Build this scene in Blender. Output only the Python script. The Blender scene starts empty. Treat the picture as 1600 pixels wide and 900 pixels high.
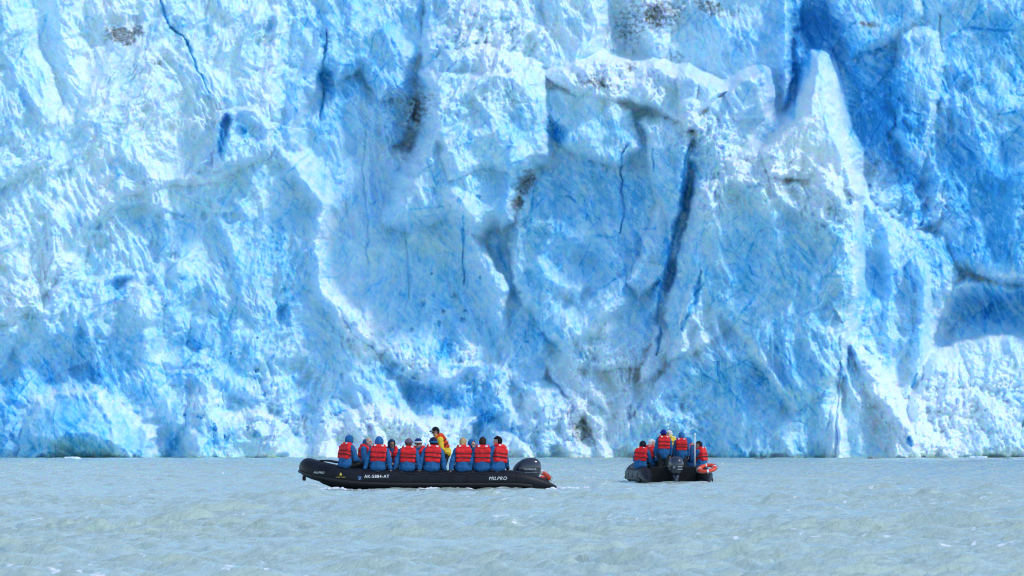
import bpy, bmesh, math, random
import numpy as np
from mathutils import Vector, Matrix, Euler
random.seed(7)
SC = bpy.context.scene
COL = SC.collection
R = math.radians

# ------------------------------------------------------------------ camera
F = 6667.0            # focal length in photo pixels (150 mm lens on a 1600 px frame)
HOR, EYE = 702.3, 1.1 # horizon row of the photo, eye height over the water (sitting in a low boat)
cam_data = bpy.data.cameras.new('camera')
cam = bpy.data.objects.new('camera', cam_data); COL.objects.link(cam)
cam.location = (0, 0, EYE); cam.rotation_euler = (R(90), 0, 0)
cam_data.lens = 150.0; cam_data.sensor_width = 36.0
cam_data.shift_y = (HOR - 450) / 1600.0
cam_data.clip_start = 1.0; cam_data.clip_end = 12000.0
cam_data.dof.use_dof = True; cam_data.dof.focus_distance = 165.0; cam_data.dof.aperture_fstop = 10.0
SC.camera = cam

# ------------------------------------------------------------------ sky and sun
SUN_AZ, SUN_EL = R(60), R(50)       # azimuth measured from -Y (behind the camera) towards +X (right)
sd = Vector((math.sin(SUN_AZ) * math.cos(SUN_EL), -math.cos(SUN_AZ) * math.cos(SUN_EL), math.sin(SUN_EL)))
world = bpy.data.worlds.new('World'); SC.world = world; world.use_nodes = True
wn = world.node_tree.nodes; wl = world.node_tree.links
wn.clear()
sky = wn.new('ShaderNodeTexSky'); sky.sky_type = 'NISHITA'; sky.sun_disc = False
sky.sun_elevation = SUN_EL; sky.sun_rotation = math.atan2(sd.x, sd.y)
sky.air_density = 1.0; sky.dust_density = 0.0; sky.ozone_density = 3.2; sky.altitude = 0
bg = wn.new('ShaderNodeBackground'); bg.inputs['Strength'].default_value = 0.15
wo = wn.new('ShaderNodeOutputWorld')
wl.new(sky.outputs[0], bg.inputs[0]); wl.new(bg.outputs[0], wo.inputs[0])
sun_data = bpy.data.lights.new('sun', 'SUN'); sun_data.energy = 1.25; sun_data.angle = R(10.0)
sun_data.color = (1.0, 0.90, 0.78)
sun = bpy.data.objects.new('sun', sun_data); COL.objects.link(sun)
sun.rotation_euler = sd.to_track_quat('Z', 'Y').to_euler(); sun.location = (200, -100, 300)

SC.view_settings.view_transform = 'Standard'; SC.view_settings.look = 'None'
SC.view_settings.exposure = 0.62; SC.view_settings.gamma = 1.0
SC.render.engine = 'CYCLES'
SC.cycles.use_denoising = True; SC.cycles.filter_width = 1.1
SC.cycles.max_bounces = 8; SC.cycles.diffuse_bounces = 5; SC.cycles.glossy_bounces = 3
SC.cycles.sample_clamp_indirect = 4.0

# ------------------------------------------------------------------ helpers
def mat(name, color, rough=0.6, spec=0.5, metal=0.0, var=0.0, scale=30.0, bump=0.0, coat=0.0):
    m = bpy.data.materials.new(name); m.use_nodes = True
    nt = m.node_tree; b = nt.nodes['Principled BSDF']
    b.inputs['Base Color'].default_value = (*color, 1); b.inputs['Roughness'].default_value = rough
    b.inputs['Specular IOR Level'].default_value = spec; b.inputs['Metallic'].default_value = metal
    b.inputs['Coat Weight'].default_value = coat
    if var or bump:
        tc = nt.nodes.new('ShaderNodeTexCoord'); n = nt.nodes.new('ShaderNodeTexNoise')
        n.inputs['Scale'].default_value = scale; n.inputs['Detail'].default_value = 5
        nt.links.new(tc.outputs['Object'], n.inputs['Vector'])
    if var:
        mr = nt.nodes.new('ShaderNodeMapRange'); mr.inputs[1].default_value = .3; mr.inputs[2].default_value = .7
        mr.inputs[3].default_value = 1 - var; mr.inputs[4].default_value = 1 + var
        mx = nt.nodes.new('ShaderNodeMix'); mx.data_type = 'RGBA'; mx.blend_type = 'MULTIPLY'
        mx.inputs[0].default_value = 1; mx.inputs[6].default_value = (*color, 1)
        nt.links.new(n.outputs[0], mr.inputs[0]); nt.links.new(mr.outputs[0], mx.inputs[7])
        nt.links.new(mx.outputs[2], b.inputs['Base Color'])
    if bump:
        bp = nt.nodes.new('ShaderNodeBump'); bp.inputs['Strength'].default_value = bump; bp.inputs['Distance'].default_value = .01
        nt.links.new(n.outputs[0], bp.inputs['Height']); nt.links.new(bp.outputs[0], b.inputs['Normal'])
    return m

def tag(o, label=None, cat=None, group=None, kind=None):
    if label: o['label'] = label
    if cat: o['category'] = cat
    if group: o['group'] = group
    if kind: o['kind'] = kind
    return o

def link(name, me, m=None, parent=None):
    o = bpy.data.objects.new(name, me); COL.objects.link(o)
    if m is not None:
        me.materials.clear(); me.materials.append(m)
    if parent is not None: o.parent = parent
    return o

def grid_mesh(name, V, nr, nc, smooth=True):
    """mesh from an nr x nc grid of points, V is (nr*nc, 3)"""
    idx = np.arange(nr * nc).reshape(nr, nc)
    q = np.stack([idx[:-1, :-1], idx[1:, :-1], idx[1:, 1:], idx[:-1, 1:]], -1).reshape(-1, 4)
    me = bpy.data.meshes.new(name)
    me.vertices.add(len(V)); me.vertices.foreach_set('co', np.ascontiguousarray(V, dtype=np.float32).ravel())
    me.loops.add(q.size); me.loops.foreach_set('vertex_index', q.ravel().astype(np.int32))
    me.polygons.add(len(q)); me.polygons.foreach_set('loop_start', (np.arange(len(q)) * 4).astype(np.int32))
    me.polygons.foreach_set('use_smooth', np.full(len(q), smooth))
    me.update(calc_edges=True)
    return me

# ------------------------------------------------------------------ noise
def _h(ix, iy, seed):
    n = (ix.astype(np.int64) * 374761393 + iy.astype(np.int64) * 668265263 + seed * 2147483647) & 0xFFFFFFFF
    n = ((n ^ (n >> 13)) * 1274126177) & 0xFFFFFFFF
    n = ((n ^ (n >> 16)) * 2246822519) & 0xFFFFFFFF
    n = n ^ (n >> 15)
    return (n & 0xFFFFFF).astype(np.float32) / 16777216.0

def perlin(x, y, seed=0):
    x0 = np.floor(x); y0 = np.floor(y)
    fx = (x - x0).astype(np.float32); fy = (y - y0).astype(np.float32)
    ix = x0.astype(np.int64); iy = y0.astype(np.int64)
    u = fx * fx * fx * (fx * (fx * 6 - 15) + 10); v = fy * fy * fy * (fy * (fy * 6 - 15) + 10)
    def g(dx, dy):
        a = _h(ix + dx, iy + dy, seed) * 6.2831853
        return np.cos(a) * (fx - dx) + np.sin(a) * (fy - dy)
    a = g(0, 0); b = g(1, 0); c = g(0, 1); d = g(1, 1)
    return (a + u * (b - a) + v * (c + u * (d - c) - (a + u * (b - a)))) * 1.45

def fbm(x, y, octv=4, seed=0, gain=.5, lac=2.03, mode='p'):
    t = 0; a = 1.0; s = 0
    for o in range(octv):
        n = perlin(x, y, seed + o * 17)
        if mode == 'r': n = 1 - 2 * np.abs(n)       # ridged
        elif mode == 'b': n = 2 * np.abs(n) - .5    # billow
        t = t + a * n; s += a; a *= gain
        x = x * lac + 13.7; y = y * lac + 7.3
    return t / s

def worley(x, y, seed=0):
    """F1, F2 and the offset vector and random pair of the nearest cell"""
    ix = np.floor(x).astype(np.int64); iy = np.floor(y).astype(np.int64)
    f1 = np.full(x.shape, 9., np.float32); f2 = f1.copy()
    ox = np.zeros_like(f1); oy = np.zeros_like(f1); rx = np.zeros_like(f1); ry = np.zeros_like(f1)
    for dx in (-1, 0, 1):
        for dy in (-1, 0, 1):
            cx = ix + dx; cy = iy + dy
            px = cx + _h(cx, cy, seed) - x; py = cy + _h(cx, cy, seed + 5) - y
            d = np.sqrt(px * px + py * py).astype(np.float32)
            n = d < f1
            f2 = np.where(n, f1, np.minimum(f2, d))
            ox = np.where(n, -px, ox); oy = np.where(n, -py, oy)
            rx = np.where(n, _h(cx, cy, seed + 11), rx); ry = np.where(n, _h(cx, cy, seed + 23), ry)
            f1 = np.where(n, d, f1)
    return f1, f2, ox, oy, rx, ry

def sstep(a, b, x):
    t = np.clip((x - a) / (b - a), 0, 1); return t * t * (3 - 2 * t)
GSTEP = 1.25
SSS = 0.22
# ------------------------------------------------------------------ the glacier face
GD = 580.0                      # distance of the ice front in metres; 11.5 photo px per metre there
S = F / GD
gu = np.concatenate([np.linspace(-2400, -200, 23)[:-1], np.arange(-200, 1800, GSTEP), np.linspace(1800, 4000, 23)])
gv = np.concatenate([np.arange(-150, 736, GSTEP)])
U, Vv = np.meshgrid(gu, gv)
U = U.astype(np.float32); Vv = Vv.astype(np.float32)
w1x = fbm(U / 70, Vv / 70, 5, 1, .58) * 12; w1y = fbm(U / 70, Vv / 70, 5, 2, .58) * 12
w2x = fbm(U / 16, Vv / 16, 3, 3) * 3.0; w2y = fbm(U / 16, Vv / 16, 3, 4) * 3.0
WU = U + w1x + w2x; WV = Vv + w1y + w2y      # coordinates with broken, natural outlines
FU = U + w1x * .3 + w2x * .8; FV = Vv + w1y * .3 + w2y * .8

def poly_sdf(pts, x, y):
    d2 = np.full(x.shape, 1e12, np.float32); inside = np.zeros(x.shape, bool)
    n = len(pts)
    for i in range(n):
        ax, ay = pts[i]; bx, by = pts[(i + 1) % n]
        ex, ey = bx - ax, by - ay
        px, py = x - ax, y - ay
        t = np.clip((px * ex + py * ey) / (ex * ex + ey * ey + 1e-9), 0, 1)
        d2 = np.minimum(d2, (px - t * ex) ** 2 + (py - t * ey) ** 2)
        if ay != by:
            c = ((ay > y) != (by > y)) & (x < ex * (y - ay) / ey + ax)
            inside ^= c
    d = np.sqrt(d2)
    return np.where(inside, d, -d)

def line_dist(pts, x, y):
    """distance to a polyline, signed side, and position 0..1 along it"""
    best = np.full(x.shape, 1e12, np.float32); tt = np.zeros(x.shape, np.float32); side = np.zeros(x.shape, np.float32)
    L = [math.dist(pts[i], pts[i + 1]) for i in range(len(pts) - 1)]; tot = sum(L); acc = 0
    for i, l in enumerate(L):
        ax, ay = pts[i]; bx, by = pts[i + 1]; ex, ey = (bx - ax) / l, (by - ay) / l
        px, py = x - ax, y - ay
        t = np.clip(px * ex + py * ey, 0, l)
        d = np.sqrt((px - t * ex) ** 2 + (py - t * ey) ** 2)
        n = d < best
        best = np.where(n, d, best); tt = np.where(n, (acc + t) / tot, tt); side = np.where(n, px * ey - py * ex, side)
        acc += l
    return best, side, tt

def window(pts, m):
    xs = [p[0] for p in pts]; ys = [p[1] for p in pts]
    c0 = np.searchsorted(gu, min(xs) - m); c1 = np.searchsorted(gu, max(xs) + m)
    r0 = np.searchsorted(gv, min(ys) - m); r1 = np.searchsorted(gv, max(ys) + m)
    return slice(max(r0, 0), max(r1, 1)), slice(max(c0, 0), max(c1, 1))

SM = 0.7      # metres over which neighbouring blocks grow together
D = -7.0 + (Vv - 715) / 100 * 2.3                 # the ice leans back from its foot, metres towards the camera
RN = np.clip(.55 + fbm(U / 11, Vv / 14, 4, 48, .6) * 1.7, 0, 1.7)   # breaks up the painted rim light and other edge tints
LB = np.zeros(U.shape, np.float32)   # how much clearer (bluer) or whiter each block is than its surroundings, plus painted rim light
D = D + fbm(U / 260, Vv / 260, 2, 40) * 2.0
def layer(pts, d, gx=0, gy=2.0, r=22, e=2.0, k=8.0, fine=False, b=0.0, rim_light=.12):
    """a block of ice standing d metres proud, tilted by gx, gy (metres per 100 px), with worn edges"""
    global D
    r *= .6; k = max(k, 6.)
    if max(q[0] for q in pts) - min(q[0] for q in pts) < 420: gx *= 2.3
    w = window(pts, 130)
    x, y = (FU[w], FV[w]) if fine else (WU[w], WV[w])
    sd_ = poly_sdf(pts, x, y)
    cx = sum(p[0] for p in pts) / len(pts); cy = sum(p[1] for p in pts) / len(pts)
    h = d + gx * (U[w] - cx) / 100 + gy * (Vv[w] - cy) / 100
    t = np.clip(1 - sd_ / r, 0, 1)
    h = h - e * t * t - np.maximum(-sd_, 0) / S * k
    f = sstep(-.4, .4, h - D[w]); LB[w] = LB[w] * (1 - f) + (b - rim_light * RN[w] * np.exp(-((sd_ - 3) / 6.) ** 2)) * f  # edges whitened: rim light painted into the colour, together with weathered crust
    q = np.clip(.5 + .5 * (h - D[w]) / SM, 0, 1); D[w] = D[w] * (1 - q) + h * q + SM * q * (1 - q)

def recess(pts, dep, r=14, fine=False, b=0.0):
    w = window(pts, 30)
    x, y = (FU[w], FV[w]) if fine else (WU[w], WV[w])
    a = sstep(-2, r, poly_sdf(pts, x, y)); D[w] = D[w] - dep * a
    if b: LB[w] = LB[w] + b * a

def lump(pts, dep, r=24, gx=0, gy=0, b=0.0, p=.6, fine=False):
    """a rounded mass resting against the face, dep metres thick"""
    w = window(pts, 40)
    x, y = (FU[w], FV[w]) if fine else (WU[w] * .5 + FU[w] * .5, WV[w] * .5 + FV[w] * .5)
    sd_ = poly_sdf(pts, x, y)
    cx = sum(q[0] for q in pts) / len(pts); cy = sum(q[1] for q in pts) / len(pts)
    a = np.clip(sd_ / r, 0, 1) ** p
    D[w] += a * (dep + gx * (U[w] - cx) / 100 + gy * (Vv[w] - cy) / 100)
    if b: LB[w] = LB[w] + b * sstep(-2, 6, sd_)
def paint(pts, b, soft_=14):
    w = window(pts, 40)
    LB[w] = LB[w] + b * sstep(-soft_, soft_, poly_sdf(pts, WU[w], WV[w])) * (.35 + RN[w])

def stroke(pts, wd, h, taper=True, one=0, fine=True, b=0.0):
    """ridge (h > 0) or groove (h < 0) along a polyline; one = +-1 makes one flank four times as wide"""
    w = window(pts, wd * 8 + 10)
    x, y = (FU[w], FV[w]) if fine else (WU[w], WV[w])
    d, s, t = line_dist(pts, x, y)
    ww = wd
    if one: ww = np.where(s * one > 0, wd * 3.0, wd)
    a = np.exp(-(d / ww) ** 2)
    if taper: a = a * sstep(0, .12, t) * sstep(0, .12, 1 - t) + 0
    D[w] = D[w] + h * a
    if b: LB[w] = LB[w] + b * np.sqrt(a) * RN[w] * 1.3  # whitens the line: painted crest highlights on ridges, snow on the ramp

# ---- back walls
layer([(440,-200),(680,-200),(720,90),(720,340),(790,450),(780,620),(560,600),(500,420),(440,230)], -8.5, -.7, 2.4, 30, 1, 3)
layer([(500,-200),(676,-200),(676,60),(645,150),(600,158),(560,112),(520,130),(500,90)], -8.5, -1.2, 3.2, 40, 4)
layer([(650,-200),(935,-200),(935,60),(900,110),(860,112),(664,112)], -9, .2, 4.5, 20, 3)
layer([(845,-60),(930,-60),(936,40),(925,80),(868,118),(850,90)], -6, .3, 3, 16, 2)
layer([(930,-200),(1250,-200),(1250,40),(1060,200),(930,110)], -14, .4, 1, 30, 1)
layer([(975,-80),(1060,-60),(1050,80),(1030,105),(975,90)], -13.5, .8, 2, 16, 3)
layer([(1040,20),(1110,-20),(1225,-40),(1232,60),(1228,180),(1150,200),(1060,140),(1045,80)], -10.5, 1.1, 1.2, 14, 2)
stroke([(1226,-40),(1228,60),(1229,140),(1232,190)], 7, 2.4)
layer([(1228,45),(1250,48),(1266,70),(1270,140),(1228,150)], -12, .5, 1, 14, 3)
layer([(1235,-200),(1800,-200),(1800,300),(1500,330),(1330,330),(1235,200)], -11.5, 1.1, 1.6, 30, 1)
layer([(1290,-200),(1430,-200),(1440,20),(1400,60),(1330,90),(1290,20)], -11, .9, 3, 26, 4)
layer([(1405,52),(1440,40),(1468,48),(1474,100),(1462,170),(1436,260),(1405,230),(1392,150)], -8.0, .7, 2, 18, 3)
layer([(1480,20),(1800,0),(1800,150),(1500,130)], -12, .3, 2, 18, 3)
layer([(1440,150),(1480,120),(1520,118),(1560,140),(1800,160),(1800,470),(1600,440),(1530,430),(1480,420),(1450,360),(1430,300)], -5.5, 1.2, 2.6, 45, 5)
layer([(1330,225),(1390,222),(1415,260),(1430,300),(1480,310),(1480,350),(1400,370),(1335,330)], -8, -.4, 5, 20, 3)
# ---- left mass
layer([(-2600,-300),(545,-300),(528,20),(500,120),(462,200),(458,235),(486,270),(510,325),(500,390),(508,450),(545,510),(600,570),(650,640),(690,725),(-2600,725)], 1.0, -.75, 2.3, 26, 3)
layer([(-2600,-300),(440,-300),(436,60),(420,150),(428,235),(380,262),(345,282),(270,288),(190,305),(140,355),(118,405),(40,490),(-100,560),(-2600,560)], 2.6, -.55, 2.5, 20, 1.6, 6, b=-.06)
layer([(-2600,-300),(30,-300),(45,40),(62,80),(95,170),(60,260),(-60,320),(-2600,320)], 3.2, -.1, 2.4, 30, 2)
layer([(340,175),(400,165),(424,200),(420,240),(380,258),(338,262)], 2.8, -.8, 2.4, 14, 1.6)
stroke([(440,-40),(437,60),(424,130),(428,210)], 10, 2.0, b=-.1)
stroke([(440,230),(475,272),(508,322),(500,390),(506,450),(545,505),(600,560)], 14, 5.0, b=-.12)
stroke([(470,120),(455,200),(462,240)], 10, 2.0)
stroke([(520,20),(498,90),(485,150)], 12, 2.5)
# arc-shaped overhang and cave below it
recess([(128,395),(150,345),(190,315),(225,312),(262,330),(255,400),(235,430),(150,440),(120,430)], 1.6, 10)
recess([(158,462),(166,438),(182,430),(214,432),(205,444),(190,464)], 2.4, 12, False, .10)
recess([(336,240),(340,190),(352,174),(362,178),(360,215),(348,250)], 2.6, 8, True, .15)
layer([(188,470),(215,450),(250,440),(262,470),(238,500),(200,505)], 4.0, -.6, 3, 18, 3)
stroke([(205,470),(228,500),(232,560),(250,610),(285,665),(330,725)], 15, 1.9, b=-.12)
stroke([(120,400),(95,450),(75,500)], 10, 1.8)
recess([(60,520),(130,510),(170,540),(160,610),(60,620),(-60,640),(-60,560)], 2.6, 40)
# ---- lower left mound
lump([(24,740),(34,672),(60,624),(100,611),(150,612),(190,632),(228,668),(264,740)], 9.0, 64, -2.0, 1.5, b=.02, p=.7)
stroke([(36,670),(62,624),(100,612),(150,613),(190,634),(228,670),(258,722)], 8, .8, b=-.26)
stroke([(150,614),(175,660),(185,720)], 6, 1.0, b=-.2)
lump([(284,740),(290,640),(318,598),(345,612),(350,645),(400,640),(450,662),(470,692),(560,690),(610,740)], 3.6, 24, -.5, 1, b=-.12)
stroke([(292,640),(318,600),(345,614),(352,646),(400,642),(450,664)], 7, .8, b=-.2)
lump([(190,480),(215,450),(250,440),(262,470),(240,505),(200,510)], 2.2, 18, b=-.05)
lump([(300,500),(320,480),(345,500),(330,540),(300,545)], 1.6, 14); lump([(250,560),(290,540),(330,560),(310,600),(262,600)], 1.6, 18)
lump([(430,470),(452,470),(455,510),(440,515),(430,500)], -1.0, 8, b=.1)
lump([(430,560),(480,555),(492,590),(470,620),(440,600)], -1.6, 16)
# ---- centre buttress
layer([(664,118),(700,84),(760,74),(848,96),(860,180),(850,248),(806,290),(795,338),(745,345),(700,320),(640,345),(612,340),(646,262),(676,205)], 2.2, -.5, 1.8, 26, 3.0, 6)
layer([(672,120),(690,110),(850,110),(856,180),(846,240),(800,270),(760,260),(700,280),(680,210)], 3.6, -.3, 2.4, 26, 2)
stroke([(690,285),(722,318),(742,352),(768,410),(792,450),(806,492),(842,545),(884,600),(930,655),(968,710)], 12, 7.5, one=-1, b=-.16)
stroke([(800,290),(790,335),(782,380),(800,430)], 8, 2.4)
recess([(652,130),(668,125),(672,190),(640,240),(610,232),(640,190)], 2.6, 10)
recess([(806,285),(835,250),(852,255),(830,290),(812,325),(800,325)], 4, 8)
# ---- face between buttress and right block
layer([(832,135),(930,112),(1040,128),(1085,190),(1078,250),(1068,330),(1050,400),(1024,510),(1000,575),(900,580),(850,520),(800,440),(794,350),(806,295),(836,246)], -2.6, .3, 2.1, 24, 2)
layer([(832,112),(930,92),(1010,100),(1080,118),(1142,142),(1100,170),(1080,200),(990,160),(900,150)], -.6, .1, 4.5, 16, 3, b=-.1)
layer([(850,140),(960,136),(990,175),(1000,230),(960,260),(862,214)], -.8, .2, 2, 20, 2)
layer([(1000,190),(1060,170),(1085,200),(1080,250),(1062,330),(1050,370),(1035,330),(1020,290)], 1.2, -.3, 2, 20, 3)
layer([(1022,330),(1036,282),(1052,300),(1060,340),(1050,400),(1030,440),(1000,470),(980,440)], 1.0, -.9, 2, 12, 2.4, b=-.08)
layer([(1010,540),(1015,505),(1050,512),(1045,570),(1000,600)], 2, -.3, 3, 12, 2, b=-.2)
recess([(848,200),(860,185),(885,195),(888,222),(868,226),(850,212)], 1.4, 10, b=.15)
# bowls
layer([(755,330),(800,335),(860,360),(890,540),(850,600),(780,600),(770,450)], -4.6, .4, 2.2, 20, 2)
recess([(842,395),(880,372),(950,385),(990,430),(945,480),(905,515),(868,500),(848,455)], 3.2, 34)
stroke([(832,400),(855,432),(888,452),(915,458)], 11, 2.6, b=-.15)
stroke([(850,520),(885,526),(920,512),(948,486),(990,470)], 11, 2.4, one=1, b=-.15)
layer([(800,500),(850,515),(930,520),(1000,560),(1040,560),(1060,640),(1010,725),(950,725),(900,640)], 1.0, 0, 5.5, 26, 2, b=-.1)
# ---- right block, spire
layer([(1086,192),(1110,152),(1180,152),(1240,205),(1322,215),(1338,290),(1337,420),(1330,505),(1312,600),(1318,725),(1000,725),(958,700),(1000,640),(1050,570),(1042,490),(1062,410),(1078,315)], 6.5, .55, 1.7, 30, 3)
layer([(1090,305),(1130,268),(1220,276),(1322,270),(1336,420),(1326,512),(1300,600),(1246,648),(1214,622),(1172,535),(1095,478),(1074,392)], 10.5, .9, .9, 26, 2.6)
layer([(1136,250),(1180,215),(1240,225),(1330,250),(1330,300),(1220,300),(1140,300)], 7.5, .2, 5.0, 26, 3, b=-.1)
layer([(1222,205),(1246,182),(1263,146),(1272,112),(1277,94),(1283,96),(1291,116),(1298,150),(1308,190),(1316,220),(1324,250),(1340,305),(1290,290),(1200,275),(1190,235)], 9.5, -.5, 1.6, 16, 3, 10, True, b=-.16)
stroke([(1282,92),(1298,110),(1306,150),(1318,200),(1326,240),(1340,300)], 5, .9, b=-.15)
layer([(1135,148),(1160,124),(1194,112),(1201,150),(1196,185),(1150,190)], 3.2, .8, 1.5, 9, 1.6, 10, True)
stroke([(1150,128),(1170,120),(1186,140),(1192,180)], 4, .8, b=-.2)
layer([(1056,120),(1074,110),(1090,130),(1092,200),(1072,205),(1060,160)], 2.4, .2, 2, 12, 2)
stroke([(1335,285),(1339,360),(1336,430),(1330,500)], 6, 1.8, b=-.15)
stroke([(1168,535),(1200,580),(1226,620),(1248,645)], 8, 1.6, b=-.1)
recess([(1180,560),(1222,610),(1240,650),(1210,680),(1170,640),(1150,590)], 1.6, 20)
layer([(1100,400),(1090,420),(1060,500),(1050,560),(1080,560),(1140,520),(1180,500)], 8.4, -.7, 2.4, 18, 2.5, b=-.1)
# ---- right flank, cave, rubble
layer([(1330,300),(1360,310),(1400,345),(1480,372),(1492,432),(1462,505),(1442,600),(1400,648),(1330,570)], -.8, -.6, 2.2, 24, 2.6)
stroke([(1386,340),(1392,420),(1388,500),(1392,560)], 10, 2.2)
stroke([(1436,400),(1446,450),(1440,520),(1432,590),(1404,640)], 9, 2.6)
layer([(1440,600),(1452,520),(1474,462),(1482,425),(1530,440),(1800,448),(1800,620)], -4.8, .5, 2.0, 20, 2)
recess([(1460,535),(1476,478),(1494,452),(1536,440),(1592,442),(1800,452),(1800,560),(1600,545),(1540,530)], 5.5, 45)
recess([(1480,452),(1482,422),(1510,420),(1514,434),(1494,446)], 1.2, 8, b=.1)
stroke([(1456,528),(1474,480),(1496,448),(1540,432),(1600,434),(1700,442)], 9, 1.4, b=-.26)
layer([(1425,600),(1462,548),(1530,524),(1610,528),(1800,560),(1800,725),(1390,725)], 4.0, -.3, 6.2, 34, 3, b=-.1)
layer([(1400,640),(1440,610),(1490,640),(1520,725),(1390,725)], 6.0, -.6, 6, 30, 3)
lump([(1314,524),(1330,512),(1352,545),(1400,612),(1424,660),(1448,740),(1306,740)], 5.6, 34, -2.6, 2.5, b=-.03)
layer([(1308,540),(1330,514),(1352,545),(1400,612),(1424,660),(1450,745),(1304,745)], 9.0, -.4, 4.5, 20, 2, b=-.02)
stroke([(1322,512),(1350,558),(1388,622),(1420,678),(1442,730)], 13, 1.5, taper=False, one=1, b=-.24)
layer([(1300,640),(1312,600),(1318,640),(1330,725),(1290,725)], 9.6, -1.5, 2, 10, 2, b=-.1)
# ---- debris along the foot of the centre
layer([(560,560),(760,560),(850,590),(930,640),(1000,730),(560,730)], 0.4, 0, 3.4, 24, 2, b=.03)
stroke([(505,440),(545,492),(590,540),(640,575),(695,588),(735,572),(765,535)], 13, 3.2, one=1, b=-.22)
layer([(540,500),(600,545),(650,582),(600,600),(560,640),(520,640),(505,560)], 2.2, -.4, 4, 22, 2)
recess([(604,615),(620,600),(690,598),(742,610),(735,650),(640,640)], 1.0, 16, b=.0)
lump([(484,740),(498,662),(545,640),(590,624),(640,648),(700,655),(748,648),(738,690),(722,740)], 4.4, 22, 0, 2.0, b=-.18)
lump([(742,740),(752,660),(765,600),(802,572),(860,578),(905,612),(940,660),(972,740)], 2.6, 34, -.4, 1.0, b=-.03)
lump([(772,676),(785,668),(830,700),(856,740),(768,740)], 2.0, 10, -1, 0, b=-.2)
recess([(745,690),(758,640),(790,640),(800,680),(770,715)], 1.6, 14)
lump([(868,740),(880,640),(905,618),(940,665),(976,740)], 1.2, 20, -.6, 1, b=-.08)
lump([(1300,640),(1312,600),(1318,640),(1332,740),(1286,740)], 2.2, 9, -1.5, 2, b=-.12)
lump([(796,740),(802,650),(830,606),(872,604),(905,640),(930,740)], 2.2, 46, -.8, .5, b=-.07)
paint([(1312,90),(1345,60),(1420,90),(1400,210),(1440,330),(1340,230),(1322,180)], .15, 18)
paint([(1236,60),(1270,70),(1262,110),(1240,180),(1226,200),(1230,100)], .25, 8)
paint([(1250,20),(1290,20),(1290,80),(1268,80)], .25, 10)
paint([(1470,450),(1530,442),(1610,446),(1700,450),(1700,530),(1560,530),(1480,510)], .04, 16)
paint([(600,603),(690,598),(744,612),(735,640),(640,638)], .05, 8)
# ---- crevasses and cracks
CR = [([(1082,215),(1070,262),(1062,318),(1060,345),(1046,402),(1034,450),(1025,508)], 3.6, -1.95),
      ([(1030,508),(1026,556)], 1.6, -2), ([(982,222),(967,242),(972,290),(975,330),(967,372)], 1.8, -1.5),
      ([(1020,232),(1023,272)], 1.8, -1.6), ([(722,330),(727,380),(726,448)], 2.0, -1.5),
      ([(246,-10),(268,42),(288,58),(306,108),(332,152)], 1.7, -1.5), ([(509,40),(504,110),(502,188)], 2.2, -1.5),
      
      ([(1240,190),(1242,120),(1240,60)], 4, -2), ([(1404,150),(1398,190),(1388,222)], 1.6, -1.2),
      ([(1470,20),(1472,90)], 1.8, -1.4), ([(1422,610),(1432,585)], 2.2, -1.6),
      ([(1100,420),(1085,470),(1060,520)], 4, -2), ([(1418,682),(1424,700)], 2.5, -1.5), ([(1520,492),(1492,466)], 1.8, -.3), ([(1520,492),(1546,455)], 2.2, -.3), ([(1520,492),(1500,528)], 2.0, -.3), ([(1520,492),(1584,478)], 1.8, -.3), ([(1520,492),(1474,500)], 1.6, -.3), ([(1520,492),(1552,526)], 1.6, -.3),
      ([(575,180),(566,260),(572,330),(576,420)], 1.6, -.7), 
      ([(640,470),(636,400),(632,340)], 1.6, -.8)]
def box_blur(A, n):
    for ax in (0, 1):
        for _ in range(2):
            P_ = np.concatenate([np.repeat(A.take([0], ax), n, ax), A, np.repeat(A.take([-1], ax), n, ax)], ax)
            c_ = np.cumsum(P_, ax, dtype=np.float64); z_ = np.zeros_like(c_.take([0], ax)); c_ = np.concatenate([z_, c_], ax)
            m_ = A.shape[ax]; w_ = 2 * n + 1
            A = ((c_.take(range(w_, w_ + m_), ax) - c_.take(range(0, m_), ax)) / w_).astype(np.float32)
    return A
D = np.maximum(D, box_blur(D, 7) - 1.3)       # narrow slots between blocks are choked with rubble
ckn = np.clip(.75 + fbm(U / 14, Vv / 22, 3, 45, .6) * 1.1, .15, 1.4)
def crack(pts, wd, h):
    w = window(pts, wd * 6 + 10)
    d, s_, t = line_dist(pts, WU[w] * .5 + FU[w] * .5, WV[w] * .5 + FV[w] * .5)
    ww = wd * ckn[w] * (.35 + 1.3 * np.sqrt(np.clip(4 * t * (1 - t), 0, 1)))
    a = np.exp(-(d / (ww + .3)) ** 2) * sstep(0, .06, t) * sstep(0, .06, 1 - t)
    D[w] += h * .55 * a
    CRB[w] = np.maximum(CRB[w], (1.0 if h < -1.4 else .7) * np.exp(-(d / (ww * 1.15 + .5)) ** 2) * sstep(0, .06, t) * sstep(0, .06, 1 - t))
CRB = np.zeros(U.shape, np.float32)
stroke([(1082,215),(1070,262),(1062,318),(1060,345),(1046,402),(1034,450),(1025,508)], 9, 2.6)
for p, wd, h in CR: crack(p, wd, h)

LEAN = -7.0 + (Vv - 715) / 100 * 2.3
D = LEAN + (D - LEAN) * 1.3
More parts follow.
